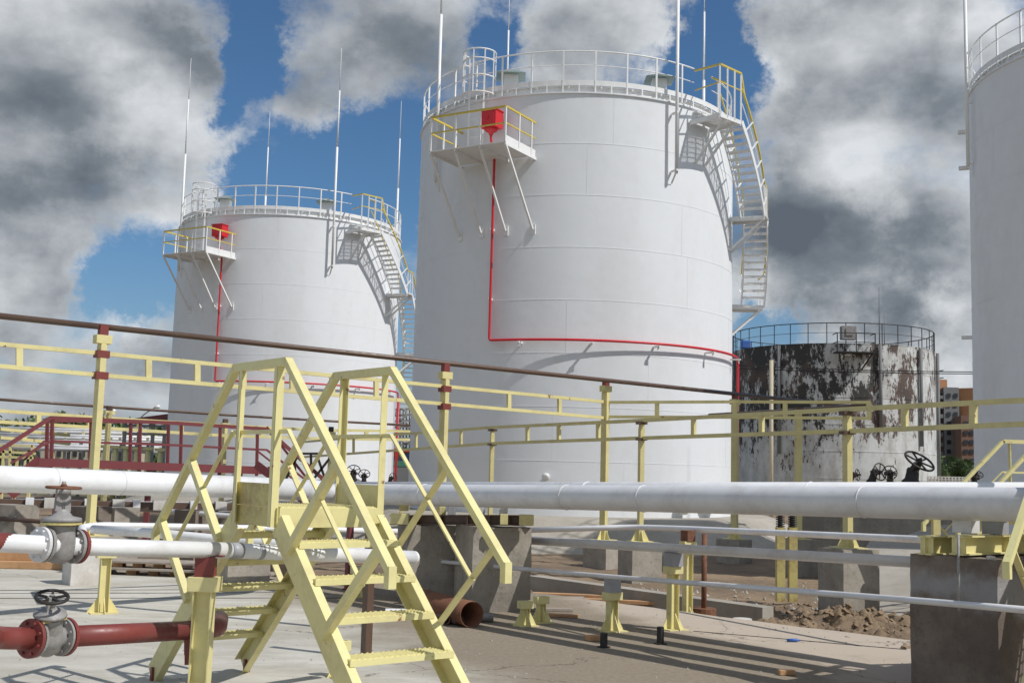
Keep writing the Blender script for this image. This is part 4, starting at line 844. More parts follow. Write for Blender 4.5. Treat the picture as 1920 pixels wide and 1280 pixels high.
# ================================================================ YELLOW RACK POSTS, TRUSS RAILS, BROWN PIPES
def rack_post(px, ytop, ybase, D, w_, label, rz=.6, head='primer', collars=(), blk=None, capw=1.5, mat='yellowrack', grp='yellow rack posts', hh=.16, rc=()):
    pb, ptp = W(px if isinstance(px, (int, float)) else px[1], ybase, D), W(px if isinstance(px, (int, float)) else px[0], ytop, D)
    T = thing('rack_post', label, 'rack post', (pb.x, pb.y, pb.z), rz, grp); h = ptp.z-pb.z
    mb = MB()
    for s_ in (-1, 1): mb.channel((s_*w_*.25, 0, 0), (s_*w_*.25, 0, h-.1), w_*.22, w_*.95, (-s_, 0, 0), .010, (0, 1, 0))
    mb.box((0, 0, h/2), (w_*.46, w_*.86, h-.02)); mb.part('column', mat, T)
    if head: 
        MB().box((0, 0, h-.02), (w_*capw, w_*.9, .13)).part('cap', mat, T, bevel=.004)
        MB().box((0, 0, h+.045+hh/2), (w_*.8, w_*.62, hh)).part('saddle', head, T)
    else:
        MB().box((0, 0, h), (w_*1.3, w_*1.0, .04)).part('cap', 'rustpipe', T)
    for z in rc: MB().box((0, 0, z-pb.z), (w_*1.25, w_*1.1, .05)).part('collar', 'rustpipe', T)
    for z in collars: MB().box((0, 0, z-pb.z), (w_*1.16, w_*1.02, .11)).part('collar', 'primer', T)
    mb = MB()
    for s_ in (-1, 1):
        for ax_ in (0, 1):
            def V(a, b_, z): return Vector((a, b_, z)) if ax_ == 0 else Vector((b_, a, z))
            q0 = w_*.46; mb.hexa([V(s_*q0, -.005, 0), V(s_*(q0+.12), -.005, 0), V(s_*(q0+.12), .005, 0), V(s_*q0, .005, 0), V(s_*q0, -.005, .22), V(s_*(q0+.01), -.005, .22), V(s_*(q0+.01), .005, .22), V(s_*q0, .005, .22)])
    mb.box((0, 0, .008), (w_+.26, w_+.26, .016)); mb.part('base_gusset', mat, T)
    if blk:
        zb, zt_ = blk; b_ = block((0, 0), .31, .31, zb-pb.z, -.002, (1, .1), seed=int(abs(pb.x)*10), div=6)
        o = b_.solo('concrete_block', 'conc', 'grey concrete footing under the ' + label.split(' in front')[0].split(' at the')[0].split(',')[0].split(' before')[0], 'concrete block', 'footings of the rack posts'); o.location = o.location + Vector((pb.x, pb.y, pb.z)); o.rotation_euler = (0, 0, rz)
    return T
D1 = 17.5
Dz = {'P1': 17.5, 'P2': 21.5, 'P3': 25.0, 'P5': 27.6}
rack_post((186, 168), 634, 1004, Dz['P1'], .165, 'tall yellow rack post left of the stairs, nearest of the brown pipe supports', collars=(W(186, 664, 17.5).z, W(186, 704, 17.5).z), blk=(-.2, 0), rz=.75)
rack_post((835, 825), 702, 1005, Dz['P2'], .165, 'tall yellow rack post behind the right rail of the stairs', collars=(W(833, 729, 21.5).z, W(833, 762, 21.5).z), blk=None, rz=.75)
rack_post((1136, 1131), 727, 1012, Dz['P3'], .165, 'tall yellow rack post in front of the middle of the central tank', blk=(-.7, 0), rz=.75)
rack_post((1380, 1377), 752, 1010, Dz['P5'], .165, 'tall yellow rack post at the right edge of the central tank', blk=(-.6, 0), rz=.75)
rack_post((1497, 1497), 766, 1010, 24.0, .14, 'slim greenish yellow rack post before the rusty tank', head=None, blk=(-.6, 0), rz=1.9)
rack_post((1590, 1590), 776, 1027, 17.0, .15, 'yellow rack post nearest to the right, before the rusty tank', head=None, rc=(W(1590, 774, 17).z, W(1590, 811, 17).z), blk=(-.3, 0), rz=.25)
rack_post((1204, 1200), 792, 1015, 21.9, .145, 'lower yellow rack post right of the tall middle one', head=None, rc=(W(1204, 793, 21.9).z, W(1204, 823, 21.9).z), blk=(-.6, 0), rz=.25)
rack_post((921, 918), 806, 1000, 27.0, .15, 'lower yellow rack post before the left half of the central tank', head=None, rc=(W(921, 806, 27).z, W(921, 833, 27).z), rz=.25)
rack_post((617, 613), 812, 985, 36.0, .19, 'distant yellow post seen through the stairs with a dark head', head='darkiron', rz=.25, blk=None, mat='yellowrack')
rack_post((414, 412), 795, 985, 44.5, .22, 'distant yellow rack post on the left between stairs and far tank', head='rustpipe', rz=.75, mat='yellowrack')
rack_post((192, 191), 772, 985, 39.5, .22, 'distant yellow rack post just behind the nearest tall post', head='rustpipe', rz=.75, mat='yellowrack')
# brown pipes on top
bp1 = [W(-120, 577.5, 16.2), W(0, 592, 17.5*258/273), W(186, 614, 17.5), W(835, 681, 21.5), W(1136, 711.5, 25.0), W(1380, 738, 27.6), W(1600, 759, 30.6), W(1640, 762, 31.2)]
a, b_ = W(186, 612, 17.5), W(1380, 738.5, 27.6); dd_ = b_-a
pipe_thing('brown_pipe', [a-dd_*.32, b_+dd_*.32], .047, 'rustpipe', 'long bare brown pipe on the tall posts crossing the whole picture', rad=.1, n=16)
pipe_thing('brown_pipe', [W(-60, 744.5, 35.4), W(190, 762, 39.5), W(414, 777, 43), W(617, 789, 46.2), W(775, 797.5, 48.5)], .047, 'rustpipe', 'thinner distant brown pipe before the left tank', rad=.1, n=12)
pipe_thing('brown_pipe', [W(1330, 778, 27.5), W(1500, 768, 24.6), W(1590, 762, 23.2), W(1625, 759, 22.8)], .042, 'rustpipe', 'short brown pipe angled before the rusty tank', rad=.1, n=12)
def truss(pts_top, pts_bot, D, label, rungs, th=.05, mat='yellowrack', name='truss_rail'):
    tp = [W(*p, d_) for p, d_ in zip(pts_top, D)]; bt = [W(*p, d_) for p, d_ in zip(pts_bot, D)]
    o = tp[0]; T = thing(name, label, 'rack rail', o, 0, 'yellow double rails of the pipe racks')
    mb = MB(o)
    for a, b_ in zip(tp[:-1], tp[1:]): mb.beam(a, b_, th, th*1.1)
    mb.part('top_rail', mat, T)
    mb = MB(o)
    for a, b_ in zip(bt[:-1], bt[1:]): mb.beam(a, b_, th, th*1.1)
    mb.part('bottom_rail', mat, T)
    for (i, u) in rungs:
        a = tp[i].lerp(tp[i+1], u); b_ = bt[i].lerp(bt[i+1], u); MB(o).beam(a, b_, th*.9, th*1.6, (tp[i+1]-tp[i])).part('rung', mat, T)
truss([(-80, 638), (186, 662), (832, 724), (1133, 753)], [(-80, 679), (186, 703), (832, 757), (1133, 783)], [16.3, 17.5, 21.5, 25], 'long yellow double rail on the tall posts behind the stairs', [(0, .42), (1, .12), (1, .245), (1, .37), (1, .51), (1, .63), (1, .77), (2, .37), (2, .69)], th=.058)
truss([(1137, 754), (1380, 753), (1632, 754)], [(1137, 781), (1380, 782), (1632, 784)], [25, 24, 22.6], 'straight yellow double rail right of the middle post', [(0, .40), (0, .99), (1, .38), (1, .99)], th=.055)
truss([(560, 829), (617, 824), (921, 801), (1204, 788), (1590, 767), (1960, 748)], [(560, 857), (617, 853), (921, 831), (1204, 821), (1590, 808), (1960, 793)], [40, 38, 27, 21.9, 17.0, 13.9], 'lower yellow double rail rising to the right edge', [(1, .2), (1, .42), (1, .62), (1, .86), (2, .28), (2, .5), (2, .75), (3, .3), (3, .64), (4, .33), (4, .68), (4, .95)], th=.06)
truss([(-60, 766), (190, 783), (414, 797), (600, 806), (770, 808)], [(-60, 787), (190, 802), (414, 816), (600, 822), (770, 824)], [35.6, 39.7, 43.2, 46.2, 48.6], 'distant yellow double rail at far left below the second brown pipe', [(0, .5), (0, .9), (1, .3), (1, .65), (2, .4), (3, .5)], th=.10)
truss([(0, 804), (90, 812), (130, 816)], [(0, 820), (90, 828), (130, 832)], [50, 52, 53], 'far yellow double rail at the left edge behind the maroon stairs', [(0, .5), (1, .2)], th=.12)
# ================================================================ MAROON WALKWAY
o = W(300, 860, 28)
T = thing('maroon_walkway', 'maroon steel walkway with railings at far left, stairs at both ends', 'walkway', o)
a, b_ = W(72, 866, 26.5), W(500, 882, 29.5); mb = MB(o); mb.beam(a, b_, .06, .19); a2 = a+Vector((-.2, .9, 0)); b2 = b_+Vector((-.2, .9, 0)); mb.beam(a2, b2, .06, .19); mb.beam((a+a2)/2+UP*.07, (b_+b2)/2+UP*.07, .85, .03); mb.part('deck', 'maroon', T)
def ml(p, D, th, name, mat='maroon', back=0):
    mb = MB(o)
    for (q0, q1) in zip(p[:-1], p[1:]): mb.beam(W(*q0, D[0]+(q0[0]-72)*(D[1]-D[0])/430)+Vector((-.2, .9, 0))*back, W(*q1, D[0]+(q1[0]-72)*(D[1]-D[0])/430)+Vector((-.2, .9, 0))*back, th, th*1.1)
    mb.part(name, mat, T)
DD = (26.5, 29.5)
ml([(-10, 838), (74, 785), (330, 790)], DD, .07, 'handrail', back=1); ml([(-10, 850), (95, 783), (330, 793), (500, 804), (622, 912)], DD, .08, 'handrail')
ml([(20, 868), (95, 826), (330, 834), (500, 843), (600, 920)], DD, .045, 'mid_rail'); ml([(30, 862), (70, 825), (330, 834), (480, 842), (560, 905)], DD, .04, 'mid_rail', back=1)
for x_, yt, yb, bk in ((97, 785, 878, 0), (75, 786, 870, 1), (160, 788, 866, 1), (237, 789, 868, 1), (262, 791, 884, 0), (310, 793, 870, 1), (335, 794, 872, 1), (412, 798, 892, 0), (482, 803, 892, 0)):
    mb = MB(o); off = Vector((-.2, .9, 0))*bk; D = DD[0]+(x_-72)*3/430; mb.beam(W(x_+1, yt, D)+off, W(x_-1, yb, D)+off, .07, .07); mb.part('rail_post', 'maroon', T)
for (q0, q1) in (((500, 880), (640, 985)), ((480, 870), (600, 960)), ((95, 865), (20, 930)), ((75, 860), (-10, 925))):
    mb = MB(o); mb.beam(W(*q0, 29), W(*q1, 28.6), .05, .20); mb.part('stringer', 'maroon', T)
for (q0, q1) in (((553, 850), (553, 910)), ((583, 852), (584, 912)), ((545, 850), (600, 850))):
    mb = MB(o); mb.beam(W(*q0, 30.5), W(*q1, 30.5), .06, .06); mb.part('frame_bar', 'darkiron', T)
for (q0, q1) in (((500, 800), (590, 915)), ((560, 850), (520, 930)), ((590, 895), (625, 850)), ((595, 855), (612, 905)), ((512, 850), (505, 905))):
    mb = MB(o); mb.beam(W(*q0, 30), W(*q1, 30), .05, .06); mb.part('brace', 'darkiron' if q0[0] > 505 else 'maroon', T)
for x_, in ((110,), (280,), (450,)):
    D = 27+(x_-72)*3/430; a = W(x_, 880, D); mb = MB(o); mb.beam(a, Vector((a.x, a.y, -.4)), .12, .12); mb.part('leg', 'maroon', T)
# ================================================================ ROW OF CONCRETE PIERS AND CLUTTER, LEFT
rnd = random.Random(12)
for k, (x0, x1, yt, lab) in enumerate(((-40, 27, 945, 'at the left edge, below the thick white pipe'), (118, 160, 948, 'just left of the nearest tall yellow post'), (176, 214, 950, 'just right of the nearest tall yellow post'), (326, 366, 955, 'between the left rails of the stairs'), (388, 470, 958, 'under the left end of the stair platform'), (505, 560, 962, 'behind the stair platform'))):
    D = 19.0+k*.45; a, b_ = W(x0, 980, D), W(x1, 980, D-.25); a.z = b_.z = 0; zt_ = W((x0+x1)/2, yt, D).z; dvv = (b_-a).normalized(); nn = Vector((-dvv.y, dvv.x, 0))*.55
    rough_block([p+UP*-.45 for p in (a, b_, b_+nn, a+nn)]+[p+UP*zt_ for p in (a, b_, b_+nn, a+nn)], div=6, amp=.012, seed=30+k).solo('concrete_block', ('conc', 'concdark')[k % 2], 'concrete block of the left row, ' + lab, 'concrete block', 'left row of concrete blocks')
a, b_ = W(-60, 941, 19.4), W(600, 954, 21.9); mb = MB(); mb.beam(a, b_, .30, .13); mb.solo('shade_beam', 'rustpipe', 'dark beam added for the shade along the left row of concrete blocks', 'beam')  # dark strip added for the shade below the thick pipe
for k, (x_, w_) in enumerate(((48, .13), (84, .2), (152, .15), (205, .2), (238, .12), (282, .24), (345, .12), (398, .2), (452, .14), (510, .2))):
    u = (x_+60)/660; p = a.lerp(b_, u)+Vector((.02, -.14, .02)); lab = ['first', 'second', 'third', 'fourth', 'fifth', 'sixth', 'seventh', 'eighth', 'ninth', 'tenth'][k]
    MB().box(tuple(p), (w_, .2, .17), ax=(.9, .4)).solo('shoe_or_stripe_box', ('pipewhite', 'concwhite')[k % 2], f'white box added for a sunlit stripe at left, {lab} from the left edge', 'pipe support', 'white boxes added for sunlit stripes')  # white boxes stand in for sunlit stripes between the shadows
# timber
def plank(px, py, D, L, w_, h_, ang, z=None, mat='wood', label='', grp='loose planks'):
    p = W(px, py, D)
    if z is not None: p.z = z
    mb = MB(); mb.box((p.x, p.y, p.z+h_/2), (L, w_, h_), ax=(math.cos(ang), math.sin(ang))); mb.solo('plank', mat, label, 'plank', grp, bevel=.004)
plank(40, 1050, 17.5, 2.3, .25, .10, .03, z=.005, label='thick pine plank on the slab at the left edge, under another')
plank(30, 1040, 17.7, 2.3, .25, .12, .02, z=.108, label='thick pine plank at the left edge, on top of another')
plank(75, 1005, 19.5, .9, .2, .06, -.25, z=-.1, label='short plank in the gap left of the gate valve')
plank(95, 1015, 19.2, .8, .15, .06, -.4, z=-.15, label='dark short plank below the gate valve wheel', mat='greywood')
for k, (x_, y_) in enumerate(((225, 1045), (262, 1049), (300, 1053), (250, 1066), (290, 1070), (330, 1062), (360, 1068))):
    p = W(x_, y_, 17.2); plank(x_, y_, 17.2, .14, .5, .09, .2, z=-.02+.10*(k < 3), label=f'pine offcut under the grey boards, number {k+1} from the left' if False else ['pine block end under the upper grey board, leftmost', 'pine block end under the upper grey board, in the middle', 'pine block end under the upper grey board, rightmost', 'pine block end under the lower grey board, leftmost', 'pine block end under the lower grey board, second from left', 'pine block end beside the left stair rail, upper', 'pine block end beside the left stair rail, lower'][k], grp='pine block ends')
plank(290, 1040, 17.1, 2.5, .5, .03, -.10, z=.17, mat='greywood', label='weathered grey board on the pine blocks, upper one')
plank(330, 1060, 16.9, 3.0, .35, .03, -.14, z=.075, mat='greywood', label='weathered grey board on the pine blocks, lower one')
plank(1060, 1068, 17.6, 2.2, .14, .05, -.15, z=-.22, label='orange pine plank on the dirt right of the middle block')
plank(1120, 1076, 17.0, 2.4, .12, .05, -.2, z=-.22, label='orange pine plank crossing before the grey footing')
plank(1020, 1078, 17.0, 1.2, .2, .04, .1, z=-.2, mat='greywood', label='grey board lying right of the middle block')
plank(1035, 1135, 13.9, .5, .10, .035, .1, z=.003, mat='greywood', label='pale short board on the slab behind the stubby stands')
plank(1050, 1145, 13.4, .42, .12, .03, -.2, z=.003, label='short pine board on the slab beside the stubby stands')
plank(1113, 1205, 11.6, .15, .09, .05, .5, z=.003, label='small pine offcut beside the left dark stub bar')
plank(1475, 1258, 9.9, .14, .05, .04, .2, z=.003, label='small pine offcut lying in the pipe shadows')
mb = MB(); a, b_ = W(1000, 1086, 18.8), W(1440, 1105, 15.5); mb.beam(Vector((a.x, a.y, -.16)), Vector((b_.x, b_.y, -.2)), .25, .28); mb.solo('kerb', 'concpale', 'long low concrete kerb in the dirt beyond the slab', 'kerb')
# debris pipes
mb = MB(); a, b_ = G(778, 1150, .02), G(884, 1176, .0); a.z = b_.z = .135
def hollow(a, b_, R, th, name, mat, label, grp):
    a, b_ = Vector(a), Vector(b_); d = (b_-a); L = d.length; mb = MB(); mb.lathe(a, d, [(0, R), (L, R), (L, R-th), (0.02, R-th), (0, R)], 28)
    # drop end caps so that it stays open
    mb.f = mb.f[:-2]; mb.sm = mb.sm[:-2]; return mb.solo(name, mat, label, 'pipe', grp)
hollow(a+Vector((0, .35, 0)), b_, .138, .008, 'pipe_offcut', 'rusty', 'wide rusty open pipe piece lying on the slab behind the stairs', 'pipe offcuts on the slab')
a, b_ = G(800, 1168), G(862, 1173); a.z = b_.z = .055; hollow(a+Vector((0, .5, 0)), b_, .05, .005, 'pipe_offcut', 'rustpipe', 'small dark pipe piece left of the wide rusty one', 'pipe offcuts on the slab')
a, b_ = G(838, 1160), G(846, 1172); a.z = b_.z = .055; hollow(a+Vector((-.2, .5, 0)), b_+Vector((-.06, 0, 0)), .05, .005, 'pipe_offcut', 'rustpipe', 'small dark pipe piece between the stair strut and the wide rusty one', 'pipe offcuts on the slab')
a, b_ = G(880, 1165), G(925, 1166); a.z = b_.z = .05; hollow(a, b_, .045, .005, 'pipe_offcut', 'castgrey', 'small grey pipe piece right of the wide rusty one', 'pipe offcuts on the slab')
a, b_ = G(722, 1160), G(760, 1162); a.z = b_.z = .06; hollow(a, b_+Vector((.2, .1, 0)), .055, .005, 'pipe_offcut', 'pipesilvershade', 'silver pipe piece seen under the stair treads', 'pipe offcuts on the slab')
mb = MB(); p = G(1487, 1203); mb.lathe(p+Vector((-.06, 0, .018)), (1, .15, 0), [(0, .015), (.10, .018), (.12, .008), (.14, .008)], 12); mb.solo('plastic_bottle', 'blue', 'small blue bottle lying on the pale slab', 'bottle')
# ================================================================ HAND WHEEL VALVES BEHIND THE PIPE
def wheel_valve(px, py, D, R, ax, label, body='darkiron', lean=(0, 0)):
    zh = W(px, 938 if px > 1000 else 925, D).z
    c = W(px, py, D); T = thing('wheel_valve', label, 'valve', (c.x, c.y, -.3), 0, 'black handwheel valves behind the thick pipes'); o = Vector((c.x, c.y, -.3))
    a = Vector(ax).normalized(); mb = MB(o); wheel(mb, c, a, R, R*.075, 6); mb.part('handwheel', 'darkiron', T)
    mb = MB(o); dn = (-a if a.z > 0 else a); k = c - a*(R*.9)
    sx_ = a.cross(UP).normalized() if abs(a.z) < .95 else Vector((1, 0, 0))
    for s_ in (-1, 1): mb.beam(c-a*.03+sx_*(.035*s_), k+sx_*(.07*s_), .03, .05)
    dn2 = (-a*.45-UP).normalized(); mb.lathe(k+a*.03, -a, [(0, .04), (.02, R*.42), (.05, R*.42), (.06, .04)], 16); mb.lathe(k, dn2, [(-.05, .04), (.0, R*.4), (.10, R*.45), (.14, R*.62), (.17, R*.62), (.18, R*.4), (.34, .06)], 16); e_ = k+dn2*.3
    mb.tube([e_, Vector((e_.x, e_.y, zh))], .05, 12); mb.lathe(Vector((e_.x, e_.y-.12, zh)), (0, 1, 0), [(0, .10), (.03, .10), (.03, .06), (.21, .06), (.21, .10), (.24, .10)], 16); mb.tube([c+a*.05, k], .015, 8); mb.part('body', body, T)
wheel_valve(1724, 864, 15.2, .20, (.28, -.50, .72), 'black valve with the largest tilted wheel before the rusty tank, rightmost there')
wheel_valve(1650, 884, 15.6, .115, (.45, -.85, .15), 'black valve with an upright wheel left of the largest tilted one')
wheel_valve(1668, 886, 16.4, .10, (-.35, -.9, .15), 'black valve overlapping the upright wheel from behind')
wheel_valve(1608, 890, 17, .085, (.75, -.6, .1), 'small black valve leftmost before the rusty tank')
wheel_valve(1831, 888, 17.5, .10, (.1, -.6, .8), 'black valve wheel under the distant yellow stairs')
wheel_valve(663, 881, 30, .17, (.1, -.75, .65), 'black valve wheel against the far tank, left of the pair', )
wheel_valve(683, 888, 31, .15, (.1, -.75, .65), 'black valve wheel against the far tank, right of the pair')
wheel_valve(641, 898, 29, .08, (.3, -.85, .3), 'small dark valve head left of the wheel pair at the far tank')
wheel_valve(737, 895, 33, .13, (.6, -.7, .2), 'black valve wheel at the right edge of the far tank')
for (q0, q1, lab) in ((W(1585, 938, 16.6), W(1860, 940, 16.2), 'dark header pipe hidden behind the thick pipes at right, carrying the handwheel valves'), (W(625, 925, 29.6), W(760, 927, 31.5), 'dark header pipe behind the stairs before the far tank, carrying handwheel valves')):
    T = thing('header_pipe', lab, 'pipe', q0); MB(q0).tube([q0, q1], .09, 14).part('pipe_run', 'rustpipe', T)
    for u in (.62, .95): p = q0.lerp(q1, u); MB(q0).beam(p, Vector((p.x, p.y, GZ-.1)), .10, .10).part('leg', 'yellowrack', T)
# springs posts under pipe right
for k, x_ in enumerate((1463, 1486)):
    p = W(x_, 988, 18.5); T = thing('spring_support', ('left', 'right')[k] + ' yellow post with a dark spring under the thick pipe', 'support', (p.x, p.y, -.3), 0, 'spring supports')
    o = Vector((p.x, p.y, -.3)); MB(o).beam((p.x, p.y, -.3), (p.x, p.y, p.z-.0), .13, .13).part('column', 'yellowrust', T); mb = MB(o)
    for j in range(6): mb.lathe((p.x, p.y, p.z+.01+j*.035), UP, [(0, .07), (.018, .07)], 16)
    mb.lathe((p.x, p.y, p.z), UP, [(0, .04), (.24, .04)], 12); mb.part('spring', 'darkiron', T)
# bund wall and slope at right
mb = MB(); a, b_ = W(1485, 990, 29.2), W(2250, 990, 24); n3 = Vector((0, .3, 0)); a.z = b_.z = 0
mb.hexa([Vector((a.x, a.y, -.6)), Vector((b_.x, b_.y, -.6)), Vector((b_.x, b_.y+.3, -.6)), Vector((a.x, a.y+.3, -.6)), Vector((a.x, a.y, .85)), Vector((b_.x, b_.y, .85)), Vector((b_.x, b_.y+.3, .85)), Vector((a.x, a.y+.3, .85))])
mb.solo('bund_wall', 'conc', 'low grey concrete wall seen below the thick pipe at right', 'wall')
q1, q2, q3, q4 = W(1560, 1110, 17.6), W(1760, 1125, 16.4), W(1780, 1000, 23.5), W(1640, 1004, 24.5)
q1.z = q2.z = -.38; q3.z = q4.z = W(1700, 1006, 24).z
q0 = Vector((q3.x+6, q3.y-2, q3.z)); q5 = Vector((q2.x+6, q2.y-3, q2.z))
mb = MB(); nn_ = 24; P_ = [q1.lerp(q2, i/12) for i in range(13)]+[q2.lerp(q5, i/8) for i in range(1, 9)]; Q_ = [q4.lerp(q3, i/12) for i in range(13)]+[q3.lerp(q0, i/8) for i in range(1, 9)]
rows = 10; vs = [tuple(P_[i].lerp(Q_[i], j/rows)+UP*(.03*mn.noise(P_[i].lerp(Q_[i], j/rows)*.8)+.10*math.sin(math.pi*j/rows))) for j in range(rows+1) for i in range(21)]
mb.add(vs, [(j*21+i, j*21+i+1, (j+1)*21+i+1, (j+1)*21+i) for j in range(rows) for i in range(20)], True); mb.solo('embankment', 'concpale', kind='structure')
# scattered rubble and grit on the slab and dirt
mb = MB(); rnd = random.Random(5)
for k in range(700):
    if k < 380: px_, py_ = rnd.uniform(1000, 1700), rnd.uniform(1085, 1190)
    else: px_, py_ = rnd.uniform(-50, 1750), rnd.uniform(1090, 1300)
    p = G(px_, py_); onslab = py_ > 1085+max(0, (px_-1000))*.13+28
    p = p if onslab else G(px_, py_, -.3); p.z = 0.0 if onslab else dz_(p.x, p.y)
    s_ = rnd.uniform(.004, .014) if onslab else rnd.uniform(.012, .05); vs = []
    for (a, b_, c) in ((1, 0, 0), (-1, 0, 0), (0, 1, 0), (0, -1, 0), (0, 0, 1), (0, 0, -.4)): vs.append(p+Vector((a, b_, c))*s_*rnd.uniform(.6, 1.3))
    mb.add(vs, [(0, 2, 4), (2, 1, 4), (1, 3, 4), (3, 0, 4), (2, 0, 5), (1, 2, 5), (3, 1, 5), (0, 3, 5)])
mb.solo('rubble', 'concpale', 'loose grit and stones scattered over slab and dirt', 'rubble', kind='stuff')
mb = MB(); rnd = random.Random(8)
for k in range(900):
    p = G(rnd.gauss(1610, 75), rnd.uniform(1118, 1182) if k % 3 else rnd.uniform(1105, 1180), -.1); p.z = dz_(p.x, p.y)+.01
    if p.x+p.y < 15.75: continue
    s_ = rnd.uniform(.008, .045)*(1 if k % 6 else 1.5); vs = []
    for (a, b_, c) in ((1, 0, 0), (-1, 0, 0), (0, 1, 0), (0, -1, 0), (.2, .1, 1), (0, 0, -.5), (.7, .7, .4), (-.7, -.6, .5)): vs.append(p+Vector((a, b_, c))*s_*rnd.uniform(.6, 1.2))
    mb.add(vs, [(0, 6, 4), (6, 2, 4), (2, 1, 4), (1, 7, 4), (7, 3, 4), (3, 0, 4), (2, 6, 5), (6, 0, 5), (1, 2, 5), (3, 7, 5), (7, 1, 5), (0, 3, 5)])
mb.solo('clods', 'dirt', 'brown clods of earth strewn over the low dirt heap at right', 'earth', kind='stuff')
# ================================================================ BACKGROUND
def leafmass(name, boxes, n, s_, kind=None, label=None, cat=None, seed=1):
    rnd = random.Random(seed); mb = MB()
    for (c, r, cnt) in boxes:
        c = Vector(c)
        for _ in range(cnt):
            v_ = Vector((rnd.gauss(0, 1), rnd.gauss(0, 1), rnd.gauss(0, 1))).normalized()*(rnd.random()**.35); p = c+Vector((v_.x*r[0], v_.y*r[1], v_.z*r[2]))
            a = Vector((rnd.gauss(0, 1), rnd.gauss(0, 1), rnd.gauss(0, 1))).normalized()*s_; b_ = Vector((rnd.gauss(0, 1), rnd.gauss(0, 1), rnd.gauss(0, 1))).normalized()*s_
            mb.add([p, p+a, p+a+b_, p+b_], [(0, 1, 2, 3)])
    return mb
rnd = random.Random(9)
def tree(px, pyb, pyt, D, wpx, label, group=None, seed=0):
    b_ = W(px, pyb, D); b_.z = GZ-.2; t_ = W(px, pyt, D); r = wpx/2*D/2150; T = thing('tree', label, 'tree', b_, 0, group); H = t_.z-b_.z
    mb = MB(); mb.tube([(0, 0, 0), (r*.05, 0, H*.5), (0, 0, H*.8)], [.04*H*.6, .02*H, .01*H], 8); mb.part('trunk', 'bark', T)
    rr = random.Random(seed); bx = []
    for k in range(12): a = rr.uniform(0, 6.3); q = rr.uniform(0, .7)*r; bx.append(((q*math.cos(a), q*math.sin(a), H*rr.uniform(.45, .85)), (r*rr.uniform(.3, .5),)*2+(H*.14,), 260))
    leafmass('', bx, 0, r*.09, seed=seed).part('crown', 'leaf', T)
trd = [(1762, 905, 857, 75, 40, 'bushy dark tree in front of the orange apartment block, left'), (1795, 905, 852, 80, 44, 'bushy dark tree in front of the orange apartment block, middle'), (1822, 905, 868, 78, 36, 'bushy dark tree in front of the orange apartment block, beside the right tank'),
       (100, 870, 762, 95, 34, 'lone leaning tree rising over the rails at far left')]
for k, a_ in enumerate(trd): tree(*a_, seed=k+3)
boxes = []
for k in range(60):
    px_ = rnd.uniform(-120, 340); D = rnd.uniform(130, 190); p = W(px_, rnd.uniform(802, 850), D); boxes.append(((p.x, p.y, p.z-1.5), (4.5, 3, 3.4), 170))
for k in range(50):
    px_ = rnd.uniform(1740, 2100); D = rnd.uniform(130, 190); p = W(px_, rnd.uniform(872, 888), D); boxes.append(((p.x, p.y, p.z-1.5), (4, 3, 3.0), 150))
for k in range(12):
    px_ = rnd.uniform(735, 790); D = rnd.uniform(150, 190); p = W(px_, rnd.uniform(855, 868), D); boxes.append(((p.x, p.y, p.z-1.5), (4, 3, 3.0), 150))
leafmass('', boxes, 0, .55, seed=2).solo('far_woods', 'leaf', kind='stuff', label='dark far-off tree belt along the horizon', cat='woods')
# industrial clutter far left: loading racks with white pipes, low building, canopy
for k, (y0, y1, D, lab) in enumerate(((801, 812, 78, 'far white pipe rack at left, uppermost row'), (812, 823, 74, 'far white pipe rack at left, second row from the top'), (823, 836, 70, 'far white pipe rack at left, third row from the top'), (832, 846, 62, 'far white pipe rack at left, lowest row'))):
    o = W(150, y0+5, D); T = thing('pipe_rack', lab, 'pipe rack', (o.x, o.y, GZ), 0, 'far pipe racks at left'); ob = Vector((o.x, o.y, GZ)); mb = MB(ob)
    for dy in (0, 2.2, 5.0): mb.tube([W(-40, y0+dy, D), W(322-k*8, y0+dy+9, D)], .10+.03*(dy == 5.0), 8)
    mb.part('pipes', 'pipesilvershade', T); mb = MB(ob)
    for x_ in range(-30, 320, 26):
        a = W(x_+rnd.uniform(-5, 5), y0-3, D+.3); mb.beam(a, Vector((a.x, a.y, GZ)), .14, .14)
        if rnd.random() < .7: c = W(x_+8, y0+4, D+.2); e2 = W(x_+20, y0+12, D+.2); mb.beam(c, e2, .12, .12)
    mb.part('frames', ('castgrey', 'yellowrack', 'conc', 'greypanelshade')[k], T)
o = W(150, 866, 85); T = thing('low_building', 'low cream building with a row of windows behind the maroon walkway', 'building', (o.x, o.y, GZ)); ob = Vector((o.x, o.y, GZ))
p = W(145, 850, 86); mb = MB(ob); mb.box((p.x, p.y+4, (p.z+1.2)/2+.3), (5.6, 8, p.z+1.6)); mb.part('wall', 'cream', T)
for k in range(6):
    q = W(108+k*15, 850, 85.7); MB(ob).box((q.x, p.y-.03, q.z), (.30, .06, .45)).part('window', 'glass', T)
MB(ob).box((p.x, p.y+4, p.z+1.2+.7), (6.0, 8.4, .12)).part('roof', 'greypanelshade', T)
o = W(270, 786, 60); T = thing('canopy', 'dark maroon sloping canopy roof left of the far tank', 'canopy', (o.x, o.y, GZ)); ob = Vector((o.x, o.y, GZ))
a, b_, c, d_ = W(226, 787, 60), W(314, 775.5, 60), W(314, 785, 60), W(226, 790, 60)
mb = MB(ob); n5 = Vector((-.5, 4, 0)); mb.hexa([d_, c, c+n5, d_+n5, a, b_, b_+n5, a+n5]); mb.part('roof', 'maroon', T)
mb = MB(ob)
for x_ in (235, 262, 288, 310):
    q = W(x_, 789, 60.5); mb.beam(q, Vector((q.x, q.y, GZ)), .16, .16)
